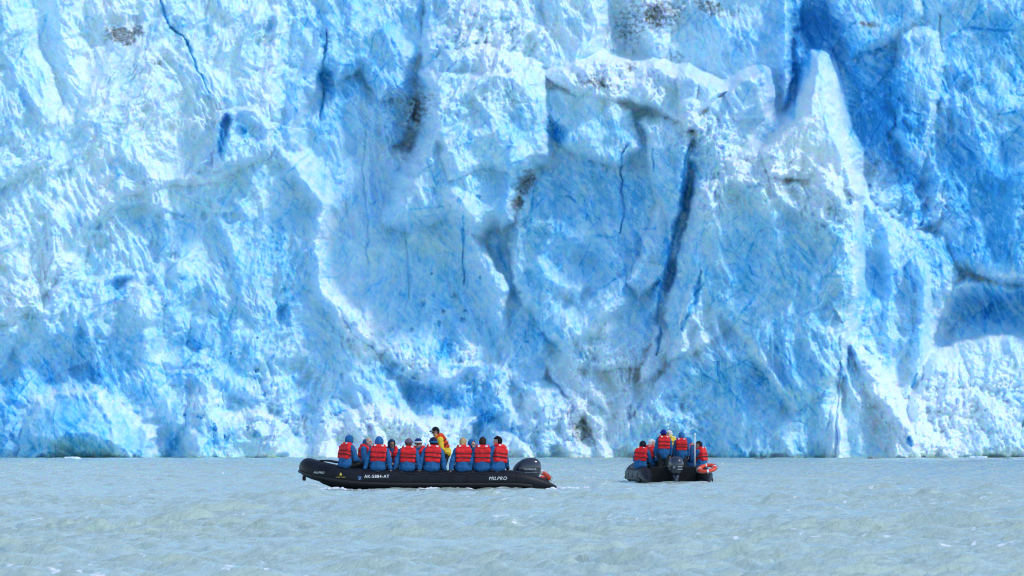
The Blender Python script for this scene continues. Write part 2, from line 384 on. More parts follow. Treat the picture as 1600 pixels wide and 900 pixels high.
# ---- surface relief: amplitude masks
def soft(pts, m=40, warp=True):
    return sstep(-m, m, poly_sdf(pts, WU, WV))
def blobs(lst, x=None, y=None):
    """(cx, cy, rx, ry, rot degrees, amount): soft ellipses, joined by maximum"""
    x = WU if x is None else x; y = WV if y is None else y
    o = np.zeros(U.shape, np.float32)
    for cx, cy, rx, ry, rot, am in lst:
        m = max(rx, ry) * 2.2
        w = window([(cx - m, cy - m), (cx + m, cy + m)], 12)
        c, s = math.cos(R(rot)), math.sin(R(rot))
        dx = x[w] - cx; dy = y[w] - cy
        q = ((dx * c + dy * s) / rx) ** 2 + ((-dx * s + dy * c) / ry) ** 2
        o[w] = np.maximum(o[w], am * np.exp(-q * 1.1))
    return o

# crumbled snow: (rubble, ledges, tops)
ROUGH = blobs([(700,560,60,30,-10,.7),(430,600,60,40,0,.5),(160,520,50,40,0,.4),(740,150,80,50,0,.5),(1240,250,70,40,0,.6),(1100,520,60,50,0,.5),(1480,200,60,60,0,.3),(850,655,70,60,0,1),(780,60,120,60,0,1),(980,120,110,30,5,1),(1100,210,80,60,20,.9),(1210,275,130,45,0,1),(1380,290,70,60,30,1),
               (1450,320,50,30,0,1),(1500,640,140,90,0,1),(1370,620,50,100,-30,.9),(620,670,130,45,0,1),(650,575,90,26,20,1),
               (560,510,40,50,40,.8),(960,590,90,70,30,1),(820,610,70,40,0,.9),(900,660,50,60,30,1),(1120,300,60,40,-20,1),
               (450,660,90,40,0,.8),(60,480,120,70,-30,.5),(330,240,120,60,0,.3),(1010,30,60,50,0,.8),(700,150,60,70,10,.6),
               (640,190,40,80,20,.9),(1280,320,70,60,0,.9),(1050,640,90,60,0,.6),(240,640,40,60,0,.2),(870,30,60,60,0,.4)])
SMOOTH = blobs([(480,300,50,120,10,1),(500,430,40,90,0,1),(1270,190,60,90,0,1),(580,80,70,90,0,.7),(240,600,40,110,-10,.8),
                (770,430,40,120,-25,.8),(1170,150,40,40,0,1),(1140,90,90,80,0,.6),(1020,330,40,60,0,.8),(140,660,90,60,0,.7),
                (900,60,50,60,0,.7),(1320,660,30,80,0,.9),(390,120,60,80,0,.3),(600,400,100,100,0,.5)])
rough = np.clip(.32 + .75 * ROUGH - .4 * SMOOTH, .14, 1.0)

# ---- relief noise
def ridged(x, y, octv, seed, gain=2.0, H_=.95, warp=.0):
    """sharp crests with smoother hollows between them, like weathered ice"""
    t = 0; w_ = 1.0; a = 1.0; tot = 0
    for o in range(octv):
        n = 1 - np.abs(perlin(x, y, seed + o * 13)); n = n * n * w_
        w_ = np.clip(n * gain, 0, 1); t = t + n * a; tot += a; a *= .5 ** H_
        if warp: x = x + perlin(x * .9 + 5, y * .9, seed + 500 + o) * warp; y = y + perlin(x * .9, y * .9 + 9, seed + 600 + o) * warp
        x, y = (x * .94 + y * .34) * 2.07 + 3.1, (-x * .34 + y * .94) * 2.07 + 8.7
    return t / tot
sx = (U * .90 + Vv * .43); sy = (-U * .43 + Vv * .90)
r1 = ridged(sx / 105 + w1x * .012, sy / 230, 6, 300, 2.2, .82, .16)
r2 = ridged((U * .93 - Vv * .3) / 85 + 7, (Vv * .93 + U * .3) / 170 + 3, 6, 340, 2.0, .8, .14)
wr = sstep(-.35, .35, fbm(U / 130, Vv / 130, 2, 330))
AMP = .55 + .55 * rough
D += (r1 * wr + r2 * (1 - wr) - .4) * (6.6 + 4.0 * rough) * AMP
def crystal(x, y, seed, s_=1.1):
    """broken ice: flat facets meeting in sharp crests"""
    ix = np.floor(x).astype(np.int64); iy = np.floor(y).astype(np.int64)
    best = np.full(x.shape, -9., np.float32)
    for dx in (-1, 0, 1):
        for dy in (-1, 0, 1):
            cx = ix + dx; cy = iy + dy
            px = (x - cx - .2 - .6 * _h(cx, cy, seed)).astype(np.float32); py = (y - cy - .2 - .6 * _h(cx, cy, seed + 5)).astype(np.float32)
            a = _h(cx, cy, seed + 9) * 3.14; c = np.cos(a); n = np.sin(a)
            u_ = px * c + py * n; v_ = -px * n + py * c
            tx = (_h(cx, cy, seed + 12) - .5) * 1.1; ty = (_h(cx, cy, seed + 15) - .5) * 1.1
            best = np.maximum(best, _h(cx, cy, seed + 21) * .5 + u_ * tx + v_ * ty - s_ * np.maximum(np.abs(u_), np.abs(v_) * .8))
    return best
ck = sstep(-.3, .3, fbm(U / 90, Vv / 90, 2, 331) + .2)
D += crystal((WU + WV * .3) / 78, (WV - WU * .2) / 104, 400) * 1.9 * (.4 + .6 * ck)
D += crystal((U + Vv * .45) / 33 + w1x * .05, (Vv - U * .3) / 46 + w1y * .05, 420) * 1.5 * (.3 + .7 * ck) * (.22 + .85 * rough)
D += crystal(U / 14 + w1x * .08, Vv / 18 + w1y * .08, 440) * .75 * (.25 + .75 * ck) * (.05 + 1.05 * rough)
f1, f2, ox, oy, rx, ry = worley(FU / 19, FV / 16, 64)
lumps = sstep(.45, .8, rough + .25 * fbm(U / 30, Vv / 30, 2, 66))
D += (.55 - f1 * f1) * 1.5 * lumps
f1, f2, ox, oy, rx, ry = worley(FU / 8, FV / 7.5, 62)
D += (.5 - f1) * .85 * lumps
D += fbm(U / 7, Vv / 7, 4, 90, .6) * .24 * (.12 + rough)
# scalloped hollows on the left face
sc = fbm(WU / 60 + 3, WV / 40, 2, 95)
D -= sstep(.25, .5, sc) * .9 * sstep(560, 420, U)

# ---- what the ice is made of, and the painted light in LB
nz1 = fbm(WU / 55, WV / 55, 5, 100, .6); nz2 = fbm(U / 20 + w1x * .1, Vv / 26 + w1y * .1, 4, 110, .6); nz3 = fbm(U / 7, Vv / 9, 4, 115, .65); nz4 = fbm((U * .8 + Vv * .6) / 16, (-U * .6 + Vv * .8) / 4, 3, 116, .6)
st = fbm((U * .72 + Vv * .69) / 60, (-U * .69 + Vv * .72) / 11, 4, 120, .6)      # streaks falling to the right
vt = fbm(WU / 9, WV / 70, 4, 125, .6)                                            # upright streaks
BLUE = blobs([(600,270,120,150,0,.50),(610,470,110,90,20,.55),(560,90,70,100,0,.35),(660,625,80,24,8,.6),(745,400,20,60,0,.3),
              (560,490,30,40,40,.9),(690,545,60,40,35,.75),(600,575,30,12,20,.7),(940,300,70,50,20,.6),(870,212,18,16,30,1.1),
              (900,320,60,40,40,.55),(930,400,70,70,0,.45),(1040,400,16,110,12,1.1),(1068,290,16,60,10,1.0),(1080,245,22,30,0,1.0),
              (1180,370,70,50,10,.6),(1250,380,60,50,20,.65),(1150,440,60,50,0,.55),(1230,560,70,60,0,.5),(1130,600,60,80,20,.55),
              (1060,600,18,70,15,.75),(1110,690,120,30,0,.5),(1350,170,40,110,-20,.6),(1300,50,60,60,20,.6),(1270,60,9,30,-25,1.2),
              (1420,250,40,120,0,.55),(1500,290,110,90,0,.7),(1440,340,30,60,-30,1.0),(1540,380,90,50,0,.75),(1575,465,40,25,0,.6),(1570,60,90,80,0,.6),
              (1480,150,80,60,0,.35),(1360,500,30,60,0,.5),(1380,560,30,30,0,.7),(1590,620,20,50,-30,.8),
              (186,446,24,12,-30,.9),(90,560,70,60,0,.5),(20,640,40,90,0,.7),(150,580,50,40,0,.75),(115,665,60,36,10,.75),(270,690,18,40,-10,.6),
              (290,530,60,34,30,.6),(320,590,30,30,0,.7),(350,500,60,60,0,.35),(440,390,24,70,-10,.85),(455,335,26,26,0,.6),(347,212,10,34,8,1.1),(380,205,10,14,0,.9),
              (440,492,9,20,0,.6),(400,560,50,40,0,.3),(790,680,50,26,0,1.0),(760,655,24,40,20,1.0),(800,600,50,20,0,.5),(1330,690,14,30,0,.6),
              (720,470,60,60,0,.35),(840,520,40,20,40,.5),(510,120,14,80,0,.7),(570,115,40,16,20,.9),(610,130,30,16,20,.8),(330,690,40,30,0,.5),
              (1030,180,26,20,0,.6),(840,130,20,40,-20,.3),(1170,160,24,24,0,.55),(1235,110,8,60,0,.8),(110,150,20,10,0,.2),(20,40,40,40,0,.4),(1240,470,90,60,0,.35)])
f1, f2, ox, oy, rx, ry = worley((FU + w2x) / 24, (FV + w2y) / 26, 180)
PIT = blobs([(665,500,90,70,0,1),(350,665,70,30,0,.8),(400,560,60,50,0,.3),(700,300,60,50,0,.3)])
SPT = (f1 < (.06 + .16 * ry + .12 * nz3)) * (rx < .5 * PIT)
SPT = SPT.astype(np.float32)                                 # small blue pits
D -= SPT * .5
# thin blue fracture lines that run through clear ice
ln = np.zeros(U.shape, np.float32)
for a_, sx_, sy_, sd_, wd_ in ((28, 46, 150, 130, .030), (-14, 34, 120, 131, .024), (52, 60, 170, 132, .030), (-40, 50, 130, 133, .022)):
    c, s = math.cos(R(a_)), math.sin(R(a_))
    x_ = U + w1x * .5 + w2x * .7; y_ = Vv + w1y * .5 + w2y * .7
    f1, f2, ox, oy, rx, ry = worley((x_ * c + y_ * s) / sx_, (-x_ * s + y_ * c) / sy_, sd_)
    gate = sstep(.12, .5, perlin(U / 70 + sd_, Vv / 90, sd_ + 9) + .25 * perlin(U / 14, Vv / 14, sd_ + 3))
    ln = np.maximum(ln, np.exp(-((f2 - f1) / wd_) ** 2) * gate)
WHITE = np.clip(.15 + .95 * ROUGH + blobs([(200,140,180,150,0,.55),(110,330,120,120,0,.45),(300,330,120,60,0,.2),(1230,290,120,40,0,.5),(1470,650,130,80,0,.4),
              (1350,580,30,80,-35,.6),(620,675,120,40,0,.4),(930,570,90,60,30,.4),(730,210,90,110,0,.3),(1000,150,90,40,0,.4),(760,480,40,120,-30,.3)]), 0, 1.6)
GRID = """2.5 2 2.5 3 3 4.2 3.2 2 2 1.5 2 3 5.5 4.6 3.6 4.4
2.5 1.5 2 2.5 3 4.2 3.4 2 2 2 2.5 3 4.6 4.8 4.2 4.6
2.5 1.5 1.5 2.5 3 3.9 3.6 3 3 2.5 2.5 3 2.5 5.5 4.6 5
3 2 2 3 3.3 3.2 3.2 3 3.5 3.5 3.5 2 2 4.6 5 5.4
2.5 2 2 3 3.3 3.0 3.0 3.5 4 4.2 4.2 2.5 1.5 3.5 5.4 5.8
2 2 3 3 3.3 3.0 3.3 3.8 4.2 4.2 4.6 4 4 3 4.2 5.8
2 2.5 3.5 3 3.9 3.1 3.5 3.8 4 3.8 4.6 4.5 4.6 4 4 5.4
2 3.5 3.5 3.5 3.8 3.7 4.0 4.2 4 3.5 4.6 4.5 4.6 4.5 4 5.4
3.5 5 4 4 3.5 3 5 4 4 2.5 4 4.5 4.5 4 2.5 3
4.4 4.4 4 3.8 3.5 3 4 4 3.5 2 4.3 4.6 4.3 2 2.5 3
5 4.4 4.2 4 3.5 2 1.5 4.2 3.5 2 3.5 4 3.5 2 2 3"""
GR = np.array([[float(x) for x in r.split()] for r in GRID.split('\n')], np.float32) / 10
GR[3:8, 5:7] -= .06; GR[5:9, 10:13] -= .06; GR[4:8, 14:16] -= .03  # centre-left recess coloured paler to offset its shade
def sample(x, y):
    gx = np.clip(x / 100 - .5, 0, 14.999); gy = np.clip(y / 65 - .5, 0, 9.999)
    i = gx.astype(int); j = gy.astype(int); a = gx - i; b = gy - j
    a = a * a * (3 - 2 * a); b = b * b * (3 - 2 * b)
    return (GR[j, i] * (1 - a) + GR[j, i + 1] * a) * (1 - b) + (GR[j + 1, i] * (1 - a) + GR[j + 1, i + 1] * a) * b
reg = sample(U + w1x * 2.5, Vv + w1y * 2.5)
spot = BLUE + nz1 * .45 + nz2 * .40 + st * .30 + vt * .15 + nz3 * .14      # patches of clear deep blue ice
SP = sstep(.62, 1.1, spot) * .20
def streaks(a_, l_, t_, seed, lo, hi):
    """short brush-like veins of clear ice with firm edges"""
    c, s = math.cos(R(a_)), math.sin(R(a_))
    x_ = U + w1x * .8 + w2x; y_ = Vv + w1y * .8 + w2y
    n = fbm((x_ * c + y_ * s) / l_, (-x_ * s + y_ * c) / t_, 4, seed, .62) + .55 * perlin(U / 80, Vv / 80, seed + 40)
    return sstep(lo, hi, n + (reg + LB * .8 + .35 * BLUE - .38) * .5 - .12 * ROUGH)
STK = np.maximum(np.maximum(streaks(58, 44, 9, 700, .22, .40), streaks(92, 60, 8, 720, .26, .42) * .9), np.maximum(streaks(35, 26, 7, 740, .25, .42) * .85, streaks(64, 16, 6, 760, .28, .45) * .8))
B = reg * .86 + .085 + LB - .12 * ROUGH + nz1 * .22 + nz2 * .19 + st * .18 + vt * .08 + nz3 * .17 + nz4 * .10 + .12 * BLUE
B = np.clip(B, .07, .66) + SP
B = np.clip(np.maximum(B, CRB * .70), 0, 1)
B = np.clip(B + STK * (.13 + .16 * np.clip(reg + LB, 0, .6)) + SPT * .22 + ln * .30 * (1 - np.clip(WHITE - .3, 0, 1)), 0, 1)
W = np.clip(WHITE * .8 + nz2 * .4 + nz3 * .35 - B, 0, 1)
DIRT = blobs([(190,56,34,18,15,1.2),(215,48,14,16,0,1.1),(246,96,40,12,0,.7),(655,170,30,50,25,.85),(640,230,30,30,0,.6),(822,285,18,28,20,1.25),(808,318,14,14,0,1.2),
              (935,130,34,12,10,.9),(1030,20,60,34,0,.95),(985,40,40,50,0,.8),(1110,12,36,18,20,1.0),(1150,20,40,8,-15,.7),(985,105,30,16,0,.7),(1060,90,14,20,0,.7),(1355,38,30,8,5,1.0),(1440,36,40,12,0,.6),(1405,92,16,60,0,.35),
              (720,40,40,40,0,.35),(770,75,30,30,0,.35),(1370,260,40,40,0,.5),(905,675,26,34,0,.85),(870,640,36,22,30,.45),(1190,440,50,40,0,.2),(1400,330,30,30,0,.4),(800,350,14,20,0,.6),(1180,520,60,40,0,.22),(1320,245,14,30,0,.3)], FU, FV)
dn = fbm(U / 7, Vv / 6, 4, 140, .65)
G = np.clip(sstep(.45, 1.0, DIRT * 1.0 + dn * .75) , 0, 1) * np.clip(DIRT * 1.6, 0, 1) * .85 + .25 * np.clip(DIRT, 0, 1) * sstep(-.3, .5, dn)
CLEAR = np.clip(fbm(U / 120, Vv / 120, 3, 150) * .8 + .5, 0, 1)

D -= sstep(704, 713, Vv + fbm(U / 22, U * 0, 4, 170) * 9) * .2 * sstep(-.3, .4, fbm(U / 60, U * 0, 2, 171))
Yd = GD - D
dist = Yd
X3 = (U - 800) / F * Yd; Z3 = EYE + (HOR - Vv) / F * Yd
nr, nc = U.shape
P = np.stack([X3, Yd, Z3], -1).reshape(-1, 3)
# the top of the ice runs back as a broken glacier surface
back = []
top = P[:nc].copy()
for i, (dy, dz) in enumerate(((6, 4), (14, 7), (30, 11), (60, 16), (110, 22), (200, 30), (400, 45), (900, 80))):
    r_ = top.copy(); r_[:, 1] = np.maximum(r_[:, 1], 585) + dy
    r_[:, 2] += dz + (fbm(r_[:, 0] / 14., r_[:, 1] / 14., 3, 160) * min(dy, 40) * .25)
    back.append(r_)
nb = len(back)
P = np.concatenate(back[::-1] + [P]); nr2 = nr + nb
me = grid_mesh('glacier', P, nr2, nc)
def attr(me, name, arrs):
    a = me.color_attributes.new(name, 'FLOAT_COLOR', 'POINT')
    c = np.stack([np.concatenate([np.tile(x[0], nb).ravel(), x.ravel()]) for x in arrs], -1).astype(np.float32)
    a.data.foreach_set('color', c.ravel())
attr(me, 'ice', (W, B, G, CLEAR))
m = bpy.data.materials.new('glacier_ice'); m.use_nodes = True
nt = m.node_tree; N = nt.nodes; L = nt.links; bs = N['Principled BSDF']
at = N.new('ShaderNodeAttribute'); at.attribute_name = 'ice'
sp = N.new('ShaderNodeSeparateColor'); L.new(at.outputs['Color'], sp.inputs[0])
geo = N.new('ShaderNodeNewGeometry')
def mixc(a, b, f, name=None):
    x = N.new('ShaderNodeMix'); x.data_type = 'RGBA'
    if isinstance(f, float): x.inputs[0].default_value = f
    else: L.new(f, x.inputs[0])
    for i, v in ((6, a), (7, b)):
        if isinstance(v, tuple): x.inputs[i].default_value = (*v, 1)
        else: L.new(v, x.inputs[i])
    return x.outputs[2]
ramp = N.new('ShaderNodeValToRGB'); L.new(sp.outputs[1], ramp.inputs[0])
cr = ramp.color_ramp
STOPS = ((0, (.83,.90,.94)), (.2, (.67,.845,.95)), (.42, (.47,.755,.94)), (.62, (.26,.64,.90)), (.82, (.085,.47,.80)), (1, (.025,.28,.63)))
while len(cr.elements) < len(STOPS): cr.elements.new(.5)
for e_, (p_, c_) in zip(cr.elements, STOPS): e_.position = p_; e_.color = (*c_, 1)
c = mixc(ramp.outputs[0], (.40, .78, .88), 0.0)
tl = N.new('ShaderNodeMath'); tl.operation = 'MULTIPLY'; tl.inputs[1].default_value = .12; L.new(at.outputs['Alpha'], tl.inputs[0])
tint = N.new('ShaderNodeMix'); tint.data_type = 'RGBA'; tint.blend_type = 'MULTIPLY'; L.new(tl.outputs[0], tint.inputs[0])
L.new(ramp.outputs[0], tint.inputs[6]); tint.inputs[7].default_value = (.85, 1.0, .93, 1)
c = tint.outputs[2]
ns = N.new('ShaderNodeTexNoise'); ns.inputs['Scale'].default_value = 3.2; ns.inputs['Detail'].default_value = 6; L.new(geo.outputs['Position'], ns.inputs['Vector'])
mr = N.new('ShaderNodeMapRange'); mr.inputs[1].default_value = .3; mr.inputs[2].default_value = .7; mr.inputs[3].default_value = .5; mr.inputs[4].default_value = 1.
L.new(ns.outputs[0], mr.inputs[0])
mg = N.new('ShaderNodeMath'); mg.operation = 'MULTIPLY'; L.new(sp.outputs[2], mg.inputs[0]); L.new(mr.outputs[0], mg.inputs[1])
c = mixc(c, (.10, .095, .09), mg.outputs[0])
L.new(c, bs.inputs['Base Color'])
bs.inputs['Roughness'].default_value = .55; bs.inputs['Specular IOR Level'].default_value = .3; bs.inputs['IOR'].default_value = 1.31
bp = N.new('ShaderNodeBump'); bp.inputs['Strength'].default_value = .3; bp.inputs['Distance'].default_value = .12
L.new(ns.outputs[0], bp.inputs['Height']); L.new(bp.outputs[0], bs.inputs['Normal'])
if SSS:
    bs.inputs['Subsurface Weight'].default_value = 1.0
    bs.inputs['Subsurface Radius'].default_value = (.14, 1.0, 5.0); bs.inputs['Subsurface Scale'].default_value = SSS
glacier = link('glacier', me, m)
tag(glacier, 'broken blue and white glacier front rising from the water behind both boats', 'glacier', kind='structure')
# ------------------------------------------------------------------ the water: one sheet, real waves where they can be seen
rows = [-400., -100., -20., 5., 14.]
y_ = 20.
while y_ < 640:
    rows.append(y_)
    y_ += 0.11 if y_ < 60 else 0.2 if y_ < 100 else 0.35 if y_ < 175 else 0.55 if y_ < 350 else 1.1
rows += [700., 900., 1500., 3000., 6000.]
rows = np.array(rows, np.float32)
NC = 520
tc = np.linspace(-1, 1, NC)
half = .135 * np.clip(rows, 20, 640) + 3.0
inner = tc[None, :] * half[:, None]
outer = np.array([1.3, 2, 4, 10, 40])
left = -half[:, None] - (outer[::-1][None, :] ** 2) * 3.0; right = half[:, None] + (outer[None, :] ** 2) * 3.0
WX = np.concatenate([left, inner, right], 1).astype(np.float32)
WY = np.repeat(rows[:, None], WX.shape[1], 1)
step = np.gradient(rows)[:, None]
rng = np.random.default_rng(5)
H = np.zeros(WX.shape, np.float32)
wx_ = fbm(WX / 9, WY / 9, 2, 200) * 1.3; wy_ = fbm(WX / 9, WY / 9, 2, 201) * 1.3
for i in range(44):
    lam = 0.28 * (14 ** (i / 43.0)) * rng.uniform(.9, 1.1)
    th = rng.normal(R(58), R(30))                       # wind from the left front
    kx, ky = math.cos(th) * 2 * math.pi / lam, math.sin(th) * 2 * math.pi / lam
    a = .0112 * lam ** .30 * rng.uniform(.6, 1.3)
    a = a * np.clip(lam / (1.8 * step) - .4, 0, 1)
    ph = kx * (WX + wx_) + ky * (WY + wy_) + rng.uniform(0, 6.28)
    s_ = np.sin(ph) * .5 + .5
    H += a * 2 * (s_ ** 1.7 - .42)
grp = sstep(-.5, .5, fbm(WX / 7, WY / 11, 3, 205))      # gusts: rougher and calmer patches
H *= .55 + .75 * grp
H *= sstep(12, 22, WY) * sstep(640, 560, WY)
inn = np.zeros(WX.shape[1]); inn[5:-5] = np.clip((1 - np.abs(tc)) * 20, 0, 1)
H *= inn[None, :]
GLINT_FOAM = sstep(.40, .56, fbm(WX / .16, WY / .5, 2, 210) + .30 * sstep(.01, .07, H)) * sstep(-.35, .3, fbm(WX / 6, WY / 14, 2, 211))  # white flecks: crest foam, with sun glints painted in
me = grid_mesh('water', np.stack([WX, WY, H], -1).reshape(-1, 3), *WX.shape)
# make the faces look up
me.flip_normals()
a = me.color_attributes.new('foam', 'FLOAT_COLOR', 'POINT')
a.data.foreach_set('color', np.repeat(GLINT_FOAM.astype(np.float32).ravel()[:, None], 4, 1).ravel())
m = bpy.data.materials.new('silty_water'); m.use_nodes = True
nt = m.node_tree; N = nt.nodes; L = nt.links; bs = N['Principled BSDF']
bs.inputs['Base Color'].default_value = (.52, .64, .52, 1); bs.inputs['Roughness'].default_value = .13; bs.inputs['IOR'].default_value = 1.333
geo = N.new('ShaderNodeNewGeometry')
mp = N.new('ShaderNodeMapping'); mp.inputs['Scale'].default_value = (1, .7, 1); L.new(geo.outputs['Position'], mp.inputs[0])
n1 = N.new('ShaderNodeTexNoise'); n1.inputs['Scale'].default_value = 3.5; n1.inputs['Detail'].default_value = 5; n1.inputs['Roughness'].default_value = .6; L.new(mp.outputs[0], n1.inputs['Vector'])
bp = N.new('ShaderNodeBump'); bp.inputs['Strength'].default_value = .8; bp.inputs['Distance'].default_value = .10
L.new(n1.outputs[0], bp.inputs['Height']); L.new(bp.outputs[0], bs.inputs['Normal'])
at = N.new('ShaderNodeAttribute'); at.attribute_name = 'foam'  # carries the crest foam and the painted sun glints
n2 = N.new('ShaderNodeTexNoise'); n2.inputs['Scale'].default_value = 14; n2.inputs['Detail'].default_value = 4; L.new(mp.outputs[0], n2.inputs['Vector'])
ml = N.new('ShaderNodeMath'); ml.operation = 'MULTIPLY'; L.new(at.outputs['Fac'], ml.inputs[0]); L.new(n2.outputs[0], ml.inputs[1])
rp = N.new('ShaderNodeMapRange'); rp.inputs[1].default_value = .36; rp.inputs[2].default_value = .52; L.new(ml.outputs[0], rp.inputs[0])
df = N.new('ShaderNodeBsdfDiffuse'); df.inputs[0].default_value = (.85, .88, .88, 1)
ms = N.new('ShaderNodeMixShader'); L.new(rp.outputs[0], ms.inputs[0]); L.new(bs.outputs[0], ms.inputs[1]); L.new(df.outputs[0], ms.inputs[2])
L.new(ms.outputs[0], N['Material Output'].inputs[0])
water = tag(link('water', me, m), 'rippled grey green silty water in front of the ice', kind='structure')
# ------------------------------------------------------------------ mesh building
from mathutils import noise
DG = None
def evaluated(me, mods):
    """apply modifiers to a mesh and hand back a new mesh"""
    o = bpy.data.objects.new('work', me); COL.objects.link(o)
    for t, kw in mods:
        md = o.modifiers.new('m', t)
        for k_, v_ in kw.items(): setattr(md, k_, v_)
    dg = bpy.context.evaluated_depsgraph_get()
    r_ = bpy.data.meshes.new_from_object(o.evaluated_get(dg))
    bpy.data.objects.remove(o); bpy.data.meshes.remove(me)
    return r_

class Blob:
    """rounded solids that are fused into one continuous skin"""
    def __init__(s): s.bm = bmesh.new()
    def hull(s, pts):
        vs = [s.bm.verts.new(p) for p in pts]
        g = bmesh.ops.convex_hull(s.bm, input=vs)
        dead = [v for v in g['geom_interior'] if isinstance(v, bmesh.types.BMVert)] + [v for v in g['geom_unused'] if isinstance(v, bmesh.types.BMVert)]
        if dead: bmesh.ops.delete(s.bm, geom=list(set(dead)), context='VERTS')
    @staticmethod
    def ball(c, r, n=10):
        c = Vector(c); rr = r if isinstance(r, (tuple, list)) else (r, r, r)
        out = [c + Vector((0, 0, rr[2])), c - Vector((0, 0, rr[2]))]
        for i in range(1, n // 2 + 1):
            th = math.pi * i / (n // 2 + 1)
            for j in range(n):
                ph = 2 * math.pi * j / n
                out.append(c + Vector((math.sin(th) * math.cos(ph) * rr[0], math.sin(th) * math.sin(ph) * rr[1], math.cos(th) * rr[2])))
        return out
    def cap(s, a, ra, b, rb, n=10): s.hull(s.ball(a, ra, n) + s.ball(b, rb, n)); return s
    def chain(s, pts, n=10):
        for (a, ra), (b, rb) in zip(pts, pts[1:]): s.cap(a, ra, b, rb, n)
        return s
    def ell(s, c, r, rot=None, n=14):
        p = s.ball((0, 0, 0), r, n)
        if rot: p = [rot @ q for q in p]
        s.hull([q + Vector(c) for q in p]); return s
    def box(s, c, h, rad=.03, rot=None):
        pts = []
        for sx in (-1, 1):
            for sy in (-1, 1):
                for sz in (-1, 1):
                    pts += s.ball((sx * (h[0] - rad), sy * (h[1] - rad), sz * (h[2] - rad)), rad, 6)
        if rot: pts = [rot @ q for q in pts]
        s.hull([q + Vector(c) for q in pts]); return s
    def mesh(s, name, voxel=.012, smooth=2, rumple=0.0, freq=9.0, seed=0):
        me = bpy.data.meshes.new(name); bmesh.ops.recalc_face_normals(s.bm, faces=s.bm.faces); s.bm.to_mesh(me); s.bm.free()
        mods = [('REMESH', dict(mode='VOXEL', voxel_size=voxel, use_smooth_shade=True))]
        if smooth: mods.append(('SMOOTH', dict(factor=.5, iterations=smooth)))
        r_ = evaluated(me, mods); r_.name = name
        if rumple:
            off = Vector((seed * 1.7, seed * .9, seed * .3))
            nn = [v.normal.copy() for v in r_.vertices]
            for v, n_ in zip(r_.vertices, nn):
                q = v.co * freq + off
                v.co = v.co + n_ * rumple * (noise.noise(q) + .6 * (1 - 2 * abs(noise.noise(q * 1.9 + off))))
        return r_
    def raw(s, name, smooth=True):
        me = bpy.data.meshes.new(name); bmesh.ops.recalc_face_normals(s.bm, faces=s.bm.faces); s.bm.to_mesh(me); s.bm.free()
        if smooth: me.shade_smooth()
        return me

def catmull(pts, n):
    P_ = [Vector(p) for p in pts]; P_ = [P_[0] * 2 - P_[1]] + P_ + [P_[-1] * 2 - P_[-2]]
    out = []
    for i in range(1, len(P_) - 2):
        for k in range(n):
            t = k / n
            out.append(.5 * ((2 * P_[i]) + (-P_[i - 1] + P_[i + 1]) * t + (2 * P_[i - 1] - 5 * P_[i] + 4 * P_[i + 1] - P_[i + 2]) * t * t + (-P_[i - 1] + 3 * P_[i] - 3 * P_[i + 1] + P_[i + 2]) * t ** 3))
    out.append(P_[-2]); return out

def tube_mesh(name, pts, rad, seg=16, closed=False, caps=True, flat=1.0):
    """tube along points; rad a number or list"""
    pts = [Vector(p) for p in pts]; n = len(pts)
    rr = rad if isinstance(rad, (list, tuple)) else [rad] * n
    bm = bmesh.new(); rings = []
    for i, p in enumerate(pts):
        if closed: t = (pts[(i + 1) % n] - pts[i - 1]).normalized()
        else: t = (pts[min(i + 1, n - 1)] - pts[max(i - 1, 0)]).normalized()
        up = Vector((0, 0, 1)) if abs(t.z) < .95 else Vector((1, 0, 0))
        sd_ = t.cross(up).normalized(); u2 = sd_.cross(t)
        rings.append([bm.verts.new(p + (sd_ * math.cos(2 * math.pi * k / seg) + u2 * math.sin(2 * math.pi * k / seg) * flat) * rr[i]) for k in range(seg)])
    for i in range(n if closed else n - 1):
        a, b = rings[i], rings[(i + 1) % n]
        for k in range(seg): bm.faces.new((a[k], a[(k + 1) % seg], b[(k + 1) % seg], b[k]))
    if caps and not closed:
        bm.faces.new(rings[0][::-1]); bm.faces.new(rings[-1])
    bmesh.ops.recalc_face_normals(bm, faces=bm.faces)
    me = bpy.data.meshes.new(name); bm.to_mesh(me); bm.free(); me.shade_smooth(); return me

def loft(name, sections):
    """sections: lists of points, same count, stacked into a closed skin"""
    bm = bmesh.new(); rings = [[bm.verts.new(p) for p in s_] for s_ in sections]; n = len(sections[0])
    for a, b in zip(rings, rings[1:]):
        for k in range(n): bm.faces.new((a[k], a[(k + 1) % n], b[(k + 1) % n], b[k]))
    bm.faces.new(rings[0][::-1]); bm.faces.new(rings[-1])
    bmesh.ops.recalc_face_normals(bm, faces=bm.faces)
    me = bpy.data.meshes.new(name); bm.to_mesh(me); bm.free(); me.shade_smooth(); return me

def bevel_box(name, c, h, bev=.02, rot=None):
    bm = bmesh.new(); bmesh.ops.create_cube(bm, size=2)
    for v in bm.verts: v.co = Vector((v.co.x * h[0], v.co.y * h[1], v.co.z * h[2]))
    bmesh.ops.bevel(bm, geom=list(bm.edges), offset=bev, segments=2, affect='EDGES', profile=.6)
    for v in bm.verts: v.co = (rot @ v.co if rot else v.co) + Vector(c)
    me = bpy.data.meshes.new(name); bm.to_mesh(me); bm.free(); return me

